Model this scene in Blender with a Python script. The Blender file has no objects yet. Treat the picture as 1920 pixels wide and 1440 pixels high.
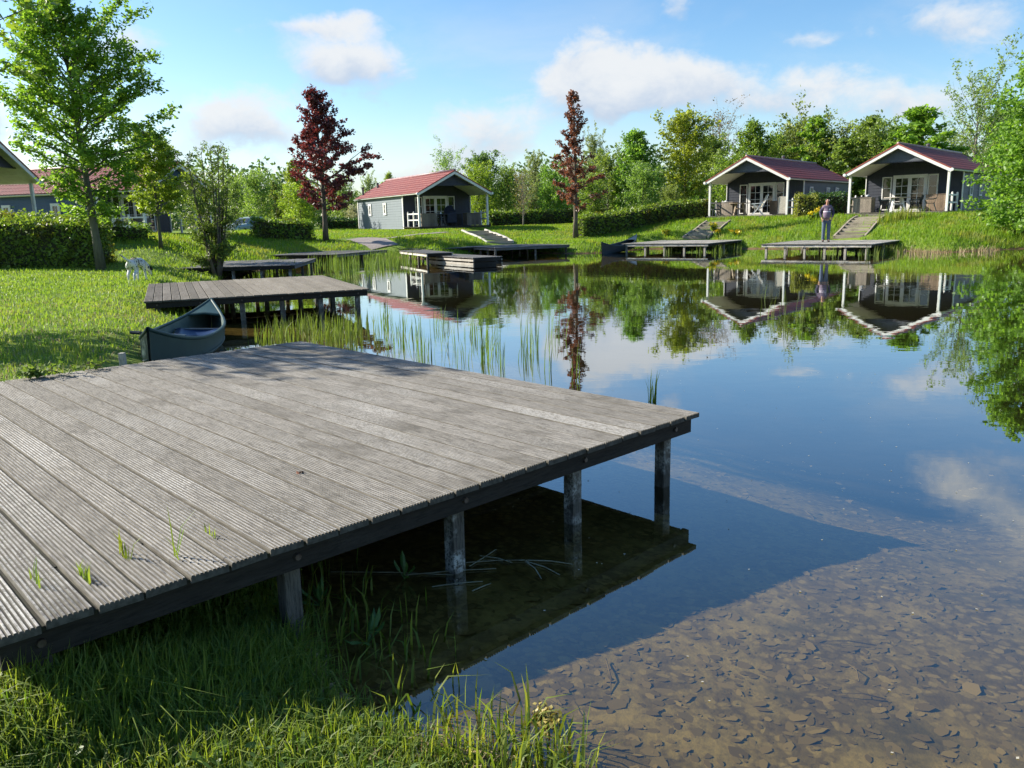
import bpy, math, random
import numpy as np
from mathutils import Vector, Matrix

random.seed(7)
R = math.radians
scene = bpy.context.scene
col = scene.collection

# ------------------------------------------------------------------ helpers
class MB:
    """collects boxes, tubes and faces and links them as ONE mesh object"""
    def __init__(s):
        s.v = []; s.f = []; s.t = []
    def add(s, vs, fs, tint=0.5):
        o = len(s.v)
        s.v += [tuple(p) for p in vs]
        for f in fs:
            s.f.append(tuple(i + o for i in f)); s.t.append(tint)
        return s
    def box(s, x0, x1, y0, y1, z0, z1, m=None, tint=0.5):
        vs = [Vector(p) for p in ((x0,y0,z0),(x1,y0,z0),(x1,y1,z0),(x0,y1,z0),(x0,y0,z1),(x1,y0,z1),(x1,y1,z1),(x0,y1,z1))]
        if m is not None: vs = [m @ p for p in vs]
        return s.add(vs, [(3,2,1,0),(4,5,6,7),(0,1,5,4),(1,2,6,5),(2,3,7,6),(3,0,4,7)], tint)
    def bar(s, a, b, w, h, up=(0,0,1), tint=0.5):
        a = Vector(a); b = Vector(b); d = (b-a); L = d.length; d.normalize()
        u = Vector(up); sd = d.cross(u)
        if sd.length < 1e-4: sd = Vector((1,0,0))
        sd.normalize(); u = sd.cross(d)
        m = Matrix((( d.x, sd.x, u.x, a.x),(d.y, sd.y, u.y, a.y),(d.z, sd.z, u.z, a.z),(0,0,0,1)))
        return s.box(0, L, -w/2, w/2, -h/2, h/2, m, tint)
    def tube(s, pts, rad, n=8, tint=0.5, cap=True):
        pts = [Vector(p) for p in pts]
        if not hasattr(rad, '__len__'): rad = [rad]*len(pts)
        vs = []; fs = []
        for i, p in enumerate(pts):
            d = pts[min(i+1, len(pts)-1)] - pts[max(i-1, 0)]
            if d.length < 1e-9: d = Vector((0,0,1))
            d.normalize()
            a = d.orthogonal() if abs(d.z) > .95 else d.cross(Vector((0,0,1)))
            if abs(d.z) > .95:
                a = Vector((1,0,0)) - d*d.x
            a.normalize(); b = d.cross(a)
            for k in range(n):
                t = 2*math.pi*k/n
                vs.append(p + a*math.cos(t)*rad[i] + b*math.sin(t)*rad[i])
        for i in range(len(pts)-1):
            for k in range(n):
                k2 = (k+1) % n
                fs.append((i*n+k, i*n+k2, (i+1)*n+k2, (i+1)*n+k))
        if cap:
            fs.append(tuple(range(n))[::-1]); fs.append(tuple((len(pts)-1)*n+k for k in range(n)))
        return s.add(vs, fs, tint)
    def lathe(s, prof, n=16, c=(0,0,0), tint=0.5):
        vs = []; fs = []
        for r, z in prof:
            for k in range(n):
                t = 2*math.pi*k/n
                vs.append((c[0]+r*math.cos(t), c[1]+r*math.sin(t), c[2]+z))
        m = len(prof)
        for i in range(m-1):
            for k in range(n):
                k2 = (k+1) % n
                fs.append((i*n+k, i*n+k2, (i+1)*n+k2, (i+1)*n+k))
        fs.append(tuple(range(n))[::-1]); fs.append(tuple((m-1)*n+k for k in range(n)))
        return s.add(vs, fs, tint)
    def ball(s, c, rx, ry, rz, n=10, tint=.5):
        prof = []
        m = max(5, n//2+1)
        vs=[]; fs=[]
        for i in range(m):
            a = -math.pi/2 + math.pi*i/(m-1)
            r = max(math.cos(a), .02)
            for k in range(n):
                t = 2*math.pi*k/n
                vs.append((c[0]+rx*r*math.cos(t), c[1]+ry*r*math.sin(t), c[2]+rz*math.sin(a)))
        for i in range(m-1):
            for k in range(n):
                k2=(k+1)%n
                fs.append((i*n+k, i*n+k2, (i+1)*n+k2, (i+1)*n+k))
        fs.append(tuple(range(n))[::-1]); fs.append(tuple((m-1)*n+k for k in range(n)))
        return s.add(vs, fs, tint)
    def build(s, name, mat, parent=None, smooth=False, bevel=0.0):
        me = bpy.data.meshes.new(name)
        me.from_pydata(s.v, [], s.f)
        at_ = me.attributes.new('tint', 'FLOAT', 'FACE')
        at_.data.foreach_set('value', np.array(s.t, dtype=np.float32))
        me.materials.append(mat)
        if smooth: me.polygons.foreach_set('use_smooth', [True]*len(me.polygons))
        me.update()
        o = bpy.data.objects.new(name, me); col.objects.link(o)
        if parent: o.parent = parent
        if bevel:
            b = o.modifiers.new('bevel', 'BEVEL'); b.width = bevel; b.segments = 2; b.limit_method = 'ANGLE'
        return o

def np_mesh(name, V, F, mat, tint=None, smooth=False):
    """mesh from numpy arrays: V (n,3), F a list of (m,k) index arrays"""
    me = bpy.data.meshes.new(name)
    V = np.asarray(V, dtype=np.float32)
    me.vertices.add(len(V)); me.vertices.foreach_set('co', V.ravel())
    if not isinstance(F, (list, tuple)): F = [F]
    tot = np.concatenate([np.full(len(f), f.shape[1], dtype=np.int32) for f in F])
    idx = np.concatenate([f.astype(np.int32).ravel() for f in F])
    st = np.concatenate([[0], np.cumsum(tot)[:-1]]).astype(np.int32)
    me.loops.add(len(idx)); me.loops.foreach_set('vertex_index', idx)
    me.polygons.add(len(tot)); me.polygons.foreach_set('loop_start', st)
    try: me.polygons.foreach_set('loop_total', tot)
    except Exception: pass
    if smooth: me.polygons.foreach_set('use_smooth', np.ones(len(tot), dtype=bool))
    me.update(calc_edges=True)
    if tint is not None:
        a = me.attributes.new('tint', 'FLOAT', 'FACE'); a.data.foreach_set('value', np.asarray(tint, dtype=np.float32))
    me.materials.append(mat)
    return me

def link(name, me, parent=None, loc=None, rz=None):
    o = bpy.data.objects.new(name, me); col.objects.link(o)
    if parent: o.parent = parent
    if loc is not None: o.location = loc
    if rz is not None: o.rotation_euler = (0,0,rz)
    return o

def empty(name, loc, rz=0.0):
    o = bpy.data.objects.new(name, None); col.objects.link(o)
    o.empty_display_size = .3
    o.location = loc; o.rotation_euler = (0,0,rz)
    return o

def tag(o, label=None, cat=None, group=None, kind=None):
    if label: o['label'] = label
    if cat: o['category'] = cat
    if group: o['group'] = group
    if kind: o['kind'] = kind
    return o

def copy_tree(o, parent=None):
    c = o.copy(); col.objects.link(c)
    if parent: c.parent = parent
    for ch in list(o.children): copy_tree(ch, c)
    return c

# ------------------------------------------------------------------ camera
FPX = 1493.3; PITCH = R(11.643); ROLL = R(-1.464); EYE = 1.6
fw = Vector((0, math.cos(PITCH), -math.sin(PITCH))); rt = Vector((1,0,0)); up = rt.cross(fw)
cr, sr = math.cos(ROLL), math.sin(ROLL)
AX = rt*cr + up*sr; AY = rt*(-sr) + up*cr
cam = bpy.data.cameras.new('camera'); cam.sensor_width = 36; cam.lens = 36*FPX/1920
cam.clip_start = .05; cam.clip_end = 3000
co = bpy.data.objects.new('camera', cam); col.objects.link(co)
co.matrix_world = Matrix(((AX.x, AY.x, -fw.x, 0),(AX.y, AY.y, -fw.y, 0),(AX.z, AY.z, -fw.z, EYE),(0,0,0,1)))
scene.camera = co

def ray(px, py):
    return AX*((px-960)/FPX) - AY*((py-720)/FPX) + fw
def at(px, py, z=0.0):
    d = ray(px, py); t = (z-EYE)/d.z
    return Vector((d.x*t, d.y*t, z))
def atd(px, py, Y):
    d = ray(px, py); t = Y/d.y
    return Vector((d.x*t, Y, EYE+d.z*t))

# ------------------------------------------------------------------ terrain
SHORE = np.array([(60,.2),(30,.4),(6,.7),(2.2,.95),(1.1,1.25),(.45,1.62),(.22,1.88),(.05,2.06),(-.40,2.24),(-.62,2.42),(-.83,2.8),(-1.02,3.25),(-1.6,4.4),(-2.5,6.2),(-3.15,8.0),(-3.8,10.2),
 (-4.8,12.6),(-5.8,14.6),(-6.7,17),(-7.5,20),(-8.4,23),(-9.2,26.5),(-9.5,29.5),(-9.4,33),(-8.8,36),(-7.2,37.8),(-5.2,37.6),(-4.1,36),(-3.2,35.4),
 (-2.3,36.6),(-1.3,38.6),(.4,39.6),(2.2,38.2),(3.1,37.1),(4.2,37.2),(5.6,39.2),(7.3,40.6),(9.6,39.8),(11.0,38),(11.8,37.2),(12.8,36.4),(14.4,35.2),
 (15.4,33),(15.9,31.2),(16.5,30.1),(17.6,30.6),(18.9,31),(20.4,31.6),(22.5,32),(26,31),(31,28),(36,24),(60,20)], dtype=np.float64)
def sdist(x, y):
    """signed distance to the shoreline, positive on land"""
    x = np.asarray(x, dtype=np.float64); y = np.asarray(y, dtype=np.float64)
    sh = x.shape; x = x.ravel(); y = y.ravel()
    best = np.full(x.shape, 1e9); inside = np.zeros(x.shape, dtype=bool)
    n = len(SHORE)
    for i in range(n):
        a = SHORE[i]; b = SHORE[(i+1) % n]
        dx, dy = b-a; L = dx*dx+dy*dy
        t = np.clip(((x-a[0])*dx+(y-a[1])*dy)/L, 0, 1)
        best = np.minimum(best, (x-a[0]-t*dx)**2+(y-a[1]-t*dy)**2)
        c = (a[1] > y) != (b[1] > y)
        if abs(dy) > 1e-12:
            inside ^= c & (x < a[0]+(y-a[1])*dx/dy)
    d = np.sqrt(best); d = np.where(inside, -d, d)
    return d.reshape(sh)
def sm(x, a, b):
    t = np.clip((x-a)/(b-a), 0, 1); return t*t*(3-2*t)
HOUSES = dict(A=(-3.241,49.315,1.33,.511), B=(13.611,46.278,1.507,-.685), C=(19.223,40.288,1.499,-.745), D=(-15.55,38.6,1.37,1.279), E=(-18.6,30.0,1.6,1.6))
HW, HE, HA, OVX, OVY, PD, HL, HP = 4.57, 1.94, 3.2, .13, .3, 2.43, 11.35, 1.87
def wob(x, y):
    return (np.sin(x*1.9+1.3*np.sin(y*.9))*np.sin(y*1.7+.7+np.sin(x*.6)) + .5*np.sin(x*4.3+2+y*1.1)*np.sin(y*3.9-x*.7))
DKX, DKY = -.69, .725
def G(x, y):
    x = np.asarray(x, dtype=np.float64); y = np.asarray(y, dtype=np.float64)
    d = sdist(x, y)
    lo = np.interp(d, [0,.5,1.2,3,6,10,20,40,90,400], [0,.2,.34,.42,.5,.6,.85,1.15,1.4,1.3])
    hi = np.interp(d, [0,.4,1.2,2.5,5,10,20,40,90,400], [0,.2,.5,.72,.9,1.08,1.25,1.35,1.4,1.3])
    k = sm(y, 23, 29)*(1-.9*np.exp(-((x-4.0)**2+(y-42.5)**2)/14.0))
    z = lo*(1-k)+hi*k
    for (hx, hy, hz, ht) in HOUSES.values():
        c, s = math.cos(ht), math.sin(ht)
        lx = (x-hx)*c+(y-hy)*s; ly = -(x-hx)*s+(y-hy)*c
        q = np.hypot(np.maximum(np.abs(lx)-2.6, 0), np.maximum(np.abs(ly-5.2)-5.6, 0))
        w = 1-sm(q, .2, 5.0)
        z = z*(1-w)+(hz-.17)*w
    z = z + .38*np.exp(-((x+13.2)**2+(y-30)**2)/22.0)*sm(d, .8, 3)
    # camera side of the near deck: a low flat bank
    s_ = (x-1.12)*DKX+(y-4.66)*DKY
    nr = np.interp(d, [0,.25,.8,2.0,6,30], [0,.06,.13,.19,.32,.8])
    nr = nr+.13*sm(-x, 1.0, 2.0)*sm(d, .2, .9)
    kn = sm(s_, 1.6, 4.9)
    kn = np.where(y > 12, 1, kn)
    z = nr*(1-kn)+z*kn
    # the bank does not rise above the underside of the near deck
    u_ = (x-1.12)*.725+(y-4.66)*.69
    under = (1-sm(np.abs(u_+1.875), 1.85, 2.05))*(1-sm(np.abs(s_-2.36), 2.3, 2.42))
    z = z*(1-under)+np.minimum(z, .24)*under
    z = z + wob(x, y)*.02*sm(d, .3, 2)
    z = z*1.0
    water = -np.interp(-d, [0,.4,2,3.0,5,8,25], [0,.03,.145,.25,.75,1.2,1.6])
    return np.where(d > 0, np.maximum(z, .004+.02*np.minimum(d, 1)), water + .012*wob(x*2.1, y*2.1)*np.clip(-d, 0, 1))
def g(x, y): return float(G(np.array([x]), np.array([y]))[0])
def gat(px, py, zoff=0.0):
    """where the camera ray through a pixel meets the ground"""
    d = ray(px, py)
    t = np.linspace(1.0, 140, 9000)
    X = d.x*t; Y = d.y*t; Z = EYE+d.z*t
    h = Z-(G(X, Y)+zoff)
    i = int(np.argmax(h < 0)) if (h < 0).any() else len(t)-1
    return Vector((X[i], Y[i], float(G(X[i:i+1], Y[i:i+1])[0])))

# ------------------------------------------------------------------ materials
def new_mat(name):
    m = bpy.data.materials.new(name); m.use_nodes = True
    nt = m.node_tree; nt.nodes.clear()
    return m, nt
class N:
    def __init__(s, nt): s.nt = nt
    def __call__(s, typ, **kw):
        n = s.nt.nodes.new(typ)
        for k, v in kw.items():
            if k.startswith('_'): setattr(n, k[1:], v)
        for k, v in kw.items():
            if k.startswith('_'): continue
            key = int(k[1:]) if k[0] == 'i' and k[1:].isdigit() else k.replace('__', ' ')
            if hasattr(v, 'is_output'): s.nt.links.new(v, n.inputs[key])
            else: n.inputs[key].default_value = v
        return n
    def math(s, op, a, b=0.0, c=0.0, clamp=False):
        n = s.nt.nodes.new('ShaderNodeMath'); n.operation = op; n.use_clamp = clamp
        for i, v in enumerate((a, b, c)):
            if hasattr(v, 'is_output'): s.nt.links.new(v, n.inputs[i])
            else: n.inputs[i].default_value = v
        return n.outputs[0]
    def mix(s, f, a, b, mode='MIX'):
        n = s.nt.nodes.new('ShaderNodeMix'); n.data_type = 'RGBA'; n.blend_type = mode
        for i, v in ((0, f), (6, a), (7, b)):
            if hasattr(v, 'is_output'): s.nt.links.new(v, n.inputs[i])
            else: n.inputs[i].default_value = v if i == 0 else (*v[:3], 1)
        return n.outputs[2]
    def ramp(s, f, *stops):
        n = s.nt.nodes.new('ShaderNodeValToRGB'); e = n.color_ramp.elements
        while len(e) < len(stops): e.new(.5)
        for el, (p, c) in zip(e, stops):
            el.position = p; el.color = (*c, 1) if hasattr(c, '__len__') else (c, c, c, 1)
        s.nt.links.new(f, n.inputs[0]); return n.outputs[0]
    def rng(s, v, a, b, c=0.0, d=1.0):
        n = s.nt.nodes.new('ShaderNodeMapRange'); n.interpolation_type = 'SMOOTHSTEP'
        s.nt.links.new(v, n.inputs[0])
        for i, q in enumerate((a, b, c, d)): n.inputs[i+1].default_value = q
        return n.outputs[0]
    def noise(s, vec, scale, detail=4, rough=.55, dist=0.0):
        n = s.nt.nodes.new('ShaderNodeTexNoise'); n.inputs['Scale'].default_value = scale
        n.inputs['Detail'].default_value = detail; n.inputs['Roughness'].default_value = rough; n.inputs['Distortion'].default_value = dist
        if vec is not None: s.nt.links.new(vec, n.inputs['Vector'])
        return n.outputs['Fac']
    def scale(s, vec, sc):
        n = s.nt.nodes.new('ShaderNodeMapping'); n.inputs['Scale'].default_value = sc
        s.nt.links.new(vec, n.inputs['Vector']); return n.outputs[0]
    def out(s, sh):
        o = s.nt.nodes.new('ShaderNodeOutputMaterial'); s.nt.links.new(sh, o.inputs['Surface'])

def plain(name, c, c2=None, rough=.6, scale=4.0, stretch=(1,1,1), bump=0.0, spec=.35, metal=0.0, lo=.35, hi=.65, tintmix=0.0):
    m, nt = new_mat(name); n = N(nt)
    tc = n('ShaderNodeTexCoord').outputs['Object']
    v = n.scale(tc, stretch)
    c2 = c2 or tuple(x*.75 for x in c)
    f = n.noise(v, scale, 6, .6)
    fr = n.rng(f, lo, hi)
    if tintmix:
        a = n('ShaderNodeAttribute', _attribute_name='tint').outputs['Fac']
        fr = n.math('ADD', n.math('MULTIPLY', fr, 1-tintmix), n.math('MULTIPLY', a, tintmix))
    c_ = n.mix(fr, c, c2)
    kw = {}
    p = n('ShaderNodeBsdfPrincipled', Base__Color=c_, Roughness=rough, Metallic=metal)
    p.inputs['Specular IOR Level'].default_value = spec
    if bump:
        b = n('ShaderNodeBump', Height=f, Strength=bump); b.inputs['Distance'].default_value = .02
        nt.links.new(b.outputs[0], p.inputs['Normal'])
    n.out(p.outputs[0]); return m

def leafmat(name, c1, c2, trans=.48, tcol=None, rough=.45, spec=.35, patch=None):
    m, nt = new_mat(name); n = N(nt)
    a = n('ShaderNodeAttribute', _attribute_name='tint').outputs['Fac']
    c_ = n.mix(a, c1, c2)
    if patch:
        tc = n('ShaderNodeTexCoord').outputs['Object']
        c_ = n.mix(n.rng(n.noise(tc, patch[1], 3), .5, .62), c_, patch[0])
    oi = n('ShaderNodeObjectInfo').outputs['Random']
    hs = n('ShaderNodeHueSaturation', Color=c_, Hue=n.rng(oi, 0, 1, .488, .512), Value=n.rng(oi, 0, 1, .9, 1.12))
    c_ = hs.outputs[0]
    p = n('ShaderNodeBsdfPrincipled', Base__Color=c_, Roughness=rough)
    p.inputs['Specular IOR Level'].default_value = spec
    tcx = n.mix(1.0, c_, tcol or (1.75, 1.75, .75), 'MULTIPLY')
    t = n('ShaderNodeBsdfTranslucent', Color=tcx)
    mx = n('ShaderNodeMixShader', i0=trans, i1=p.outputs[0], i2=t.outputs[0])
    n.out(mx.outputs[0]); return m
# ------------------------------------------------------------------ sky, sun
SUN_EL = R(29.5); SUN_D = Vector((.952, -.307, 0)).normalized()      # the way shadows fall
ld = SUN_D*math.cos(SUN_EL); ld.z = -math.sin(SUN_EL)
sun = bpy.data.lights.new('sun', 'SUN'); sun.energy = 5.0; sun.angle = R(.5); sun.color = (1, .93, .8)
so = bpy.data.objects.new('sun', sun); col.objects.link(so); so.rotation_euler = ld.to_track_quat('-Z', 'Y').to_euler(); so.location = (-30, 15, 25)

world = bpy.data.worlds.new('World'); scene.world = world; world.use_nodes = True
nt = world.node_tree; nt.nodes.clear(); n = N(nt)
sky = n('ShaderNodeTexSky', _sky_type='NISHITA', _sun_disc=False)
sky.sun_elevation = SUN_EL; sky.sun_rotation = math.atan2(-SUN_D.x, -SUN_D.y)
sky.air_density = 1.0; sky.dust_density = .6; sky.ozone_density = 2.2; sky.altitude = 0
SKS = .094
dirv = n('ShaderNodeTexCoord').outputs['Generated']
sp = n('ShaderNodeSeparateXYZ', Vector=dirv)
az = n.math('ARCTAN2', sp.outputs[0], sp.outputs[1]); el = n.math('ARCSINE', sp.outputs[2])
az = n.math('MULTIPLY', az, 57.29578); el = n.math('MULTIPLY', el, 57.29578)
# warp so that the outlines billow
warp = n('ShaderNodeTexNoise', Vector=dirv, Scale=9.0, Detail=5.0, Roughness=.6)
ws = n('ShaderNodeSeparateColor', Color=warp.outputs['Color'])
azw = n.math('ADD', az, n.math('MULTIPLY', n.math('SUBTRACT', ws.outputs[0], .5), 7.0))
elw = n.math('ADD', el, n.math('MULTIPLY', n.math('SUBTRACT', ws.outputs[1], .5), 4.5))
CL = [ # azimuth, elevation (deg), half width, half height, amount
 (-10.0,10.0,5.4,2.2,1.25),(-12.6,12.6,4.6,.9,.8),(-18.0,6.2,4.8,1.9,1.15),(-24.0,4.2,4,1.2,.7),(-24.5,11.0,3.6,1.4,.75),(-33,6.5,4,2.4,1.1),
 (-1.5,5.6,4.8,1.8,.95),(-8,3.6,7,1.4,.7),(6.8,10.4,3.6,2.0,.95),(8.8,8.6,4.6,1.8,.9),(5.6,7.6,3.6,1.6,.7),(13.6,9.0,3.4,1.5,.8),(17.6,7.2,3.6,1.5,.85),(21.5,8.2,2.6,1.0,.55),
 (25.2,6.4,4.2,1.5,.85),(27.2,11.2,4.6,1.5,.8),(11.5,13.3,1.8,1.1,.75),(20,10.6,2.6,.7,.45),(31,8,4,2,.5),
 (31,17.0,4.5,2.4,.8),(38,20,5,4,.85),(-28,20,6,3,.6),(-45,12,10,4,1),(-60,28,14,5,1),
 (50,10,9,4,1),(70,14,12,5,1),(-80,12,12,4,.9),(100,18,14,6,1),(140,14,16,5,1),(-130,16,16,5,1),(180,26,20,7,1),(60,45,20,7,.8)]
sumg = None; sumv = None
for (a0, e0, ra, re, am) in CL:
    dx = n.math('MULTIPLY', n.math('SUBTRACT', azw, a0), 1/ra)
    dy = n.math('MULTIPLY', n.math('SUBTRACT', elw, e0), 1/re)
    q = n.math('MULTIPLY_ADD', dx, dx, n.math('MULTIPLY', dy, dy))
    gz = n.math('MULTIPLY', n.math('POWER', 2.718, n.math('MULTIPLY', q, -1.0)), am)
    sumg = gz if sumg is None else n.math('ADD', sumg, gz)
    vv = n.math('MULTIPLY', gz, dy)
    sumv = vv if sumv is None else n.math('ADD', sumv, vv)
fine = n.noise(n.scale(dirv, (1,1,1.7)), 16, 9, .62, .3)
dens = n.math('ADD', sumg, n.math('MULTIPLY', n.math('SUBTRACT', fine, .5), 1.25))
alpha = n.math('MULTIPLY', n.rng(dens, .30, 1.02), .95)
veil = n.math('MULTIPLY', n.rng(n.noise(n.scale(dirv, (1,1,2.2)), 3.2, 7, .62, .5), .42, .78), n.rng(el, 17, 9, 0, .38))
alpha = n.math('MAXIMUM', alpha, veil)
band = n.math('MULTIPLY', n.rng(el, 9.0, -1.0), n.rng(fine, .35, .7, .35, .6))
alpha = n.math('MAXIMUM', alpha, band)
shade = n.math('ADD', n.math('DIVIDE', sumv, n.math('ADD', sumg, .12)), n.math('MULTIPLY', n.math('SUBTRACT', fine, .5), 1.6))
hsv = n('ShaderNodeHueSaturation', Color=sky.outputs[0], Saturation=1.24, Value=1.0)
ccol = n.mix(n.rng(shade, -.75, .35), (.255/SKS, .305/SKS, .38/SKS), (.41/SKS, .42/SKS, .43/SKS))
fc = n.mix(alpha, hsv.outputs[0], ccol)
bg = n('ShaderNodeBackground', Color=fc, Strength=SKS)
ow = nt.nodes.new('ShaderNodeOutputWorld'); nt.links.new(bg.outputs[0], ow.inputs['Surface'])

scene.view_settings.view_transform = 'Standard'; scene.view_settings.look = 'None'
scene.view_settings.exposure = 1.1; scene.view_settings.gamma = 1.0
cy = scene.cycles
cy.max_bounces = 7; cy.diffuse_bounces = 3; cy.glossy_bounces = 3; cy.transmission_bounces = 4; cy.transparent_max_bounces = 12
cy.sample_clamp_indirect = 6; cy.caustics_reflective = False; cy.caustics_refractive = False
cy.use_adaptive_sampling = True; cy.adaptive_threshold = .015
cy.use_denoising = True
try: cy.denoiser = 'OPENIMAGEDENOISE'
except Exception: pass

# ------------------------------------------------------------------ ground
m, nt = new_mat('ground'); n = N(nt)
pos = n('ShaderNodeNewGeometry').outputs['Position']
z = n('ShaderNodeSeparateXYZ', Vector=pos).outputs[2]
n1 = n.noise(pos, .35, 5); n2 = n.noise(pos, 3.2, 6, .65); n3 = n.noise(pos, 26, 4, .7)
gr = n.mix(n.rng(n1, .38, .62), (.11,.19,.025), (.17,.24,.035))
gr = n.mix(n.rng(n2, .42, .72), gr, (.18,.235,.05))
gr = n.mix(n.math('MULTIPLY', n.rng(n3, .5, .75), .6), gr, (.05,.085,.018))
soil = n.mix(n.rng(n3, .3, .7), (.11,.065,.035), (.22,.14,.075))
soil = n.mix(n.rng(n2, .45, .7), soil, (.045,.035,.02))
bed = n.mix(n.rng(n2, .35, .65), (.58,.46,.235), (.41,.33,.165))
bed = n.mix(n.math('MULTIPLY', n.rng(n3, .45, .7), .45), bed, (.13,.105,.06))
bed = n.mix(n.math('MULTIPLY', n.rng(n.noise(pos, 1.3, 5, .65, .6), .5, .66), .75), bed, (.12,.105,.06))
bed = n.mix(n.math('MULTIPLY', n.rng(n.noise(pos, .9, 4, .6, .4), .54, .7), .8), bed, (.62,.48,.25))
wv_ = n('ShaderNodeTexNoise', Vector=pos, Scale=14.0, Detail=3.0).outputs['Color']
lv = n('ShaderNodeVectorMath', _operation='MULTIPLY_ADD', i0=wv_, i1=(.07,.07,.07), i2=pos).outputs[0]
lit = n('ShaderNodeTexVoronoi', Vector=n.scale(lv, (1,1,0)), Scale=24.0)
lr = n('ShaderNodeSeparateColor', Color=lit.outputs['Color']).outputs[0]
litter = n.mix(lr, (.24,.185,.10), (.58,.46,.24))
litter = n.mix(n.math('MULTIPLY', n.rng(lit.outputs['Distance'], .35, .6), .7), litter, (.12,.09,.055))
bed = n.mix(n.math('MULTIPLY', n.rng(n.noise(pos, 1.7, 5, .7, .8), .38, .56), .85), bed, litter)
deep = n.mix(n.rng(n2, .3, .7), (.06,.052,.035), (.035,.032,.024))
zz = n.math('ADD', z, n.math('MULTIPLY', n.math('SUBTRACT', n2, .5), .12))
c_ = n.mix(n.rng(z, -.28, -.85), bed, deep)  # deeper mud painted darker in place of light lost in the water
c_ = n.mix(n.rng(z, -.03, .015), c_, soil)
c_ = n.mix(n.rng(zz, .02, .09), c_, gr)
p = n('ShaderNodeBsdfPrincipled', Base__Color=c_, Roughness=.9); p.inputs['Specular IOR Level'].default_value = .12
b = n('ShaderNodeBump', Height=n.math('ADD', n3, n.math('MULTIPLY', n2, 1.5)), Strength=n.rng(z, -.03, .04, .14, .6)); b.inputs['Distance'].default_value = .05
nt.links.new(b.outputs[0], p.inputs['Normal']); n.out(p.outputs[0])
M_GROUND = m
gx = np.concatenate([[-700,-400,-200,-120,-80,-60], np.arange(-48,-9,.75), np.arange(-9,6,.16), np.arange(6,46,.7), [48,55,65,80,120,200,400,700]])
gy = np.concatenate([[-200,-80,-30,-12], np.arange(-6,.5,.8), np.arange(.5,15,.16), np.arange(15,66,.6), [68,74,82,95,120,200,400,900]])
GX, GY = np.meshgrid(gx, gy)
GZ = np.zeros(GX.shape)
for i in range(len(gy)): GZ[i] = G(GX[i], GY[i])
nx, ny = len(gx), len(gy)
ii = np.arange(nx*ny).reshape(ny, nx)
F = np.stack([ii[:-1,:-1], ii[:-1,1:], ii[1:,1:], ii[1:,:-1]], -1).reshape(-1, 4)
V = np.stack([GX, GY, GZ], -1).reshape(-1, 3)
def bed_z(x, y):
    """height of the ground mesh itself"""
    i = np.clip(np.searchsorted(gx, x)-1, 0, nx-2); j = np.clip(np.searchsorted(gy, y)-1, 0, ny-2)
    u1 = (x-gx[i])/(gx[i+1]-gx[i]); v1 = (y-gy[j])/(gy[j+1]-gy[j])
    return GZ[j,i]*(1-u1)*(1-v1)+GZ[j,i+1]*u1*(1-v1)+GZ[j+1,i]*(1-u1)*v1+GZ[j+1,i+1]*u1*v1
tag(link('ground', np_mesh('ground', V, F, M_GROUND, smooth=True)), kind='structure')

# ------------------------------------------------------------------ water
m, nt = new_mat('pond_water'); n = N(nt)
pos = n('ShaderNodeNewGeometry').outputs['Position']
w1 = n.noise(n.scale(pos, (1,1.6,1)), 2.2, 3, .5, .2); w2 = n.noise(n.scale(pos, (1,1.4,1)), .5, 2, .5)
hgt = n.math('ADD', n.math('MULTIPLY', w1, .35), w2)
yy = n('ShaderNodeSeparateXYZ', Vector=pos).outputs[1]
b = n('ShaderNodeBump', Height=hgt, Strength=n.math('MULTIPLY', n.rng(n.noise(pos, .12, 2), .35, .65, .35, 1.0), n.rng(yy, 3, 18, .06, .13)))
b.inputs['Distance'].default_value = .03
gl = n('ShaderNodeBsdfGlossy', Color=(.93,.97,1,1), Roughness=.0); nt.links.new(b.outputs[0], gl.inputs['Normal'])
tr = n('ShaderNodeBsdfTransparent', Color=(.60,.56,.38,1))
lw = n('ShaderNodeLayerWeight', Blend=.5); nt.links.new(b.outputs[0], lw.inputs['Normal'])
fr = n.math('MULTIPLY_ADD', n.math('POWER', lw.outputs['Facing'], 2.65), .95, .048)
mx = n('ShaderNodeMixShader', i0=fr, i1=tr.outputs[0], i2=gl.outputs[0]); n.out(mx.outputs[0])
M_WATER = m
V = np.array([(-12,.1,0),(60,-.6,0),(60,44,0),(-12,44,0)]); 
tag(link('water', np_mesh('water', V, np.array([[0,1,2,3]]), M_WATER)), kind='structure')

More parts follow.
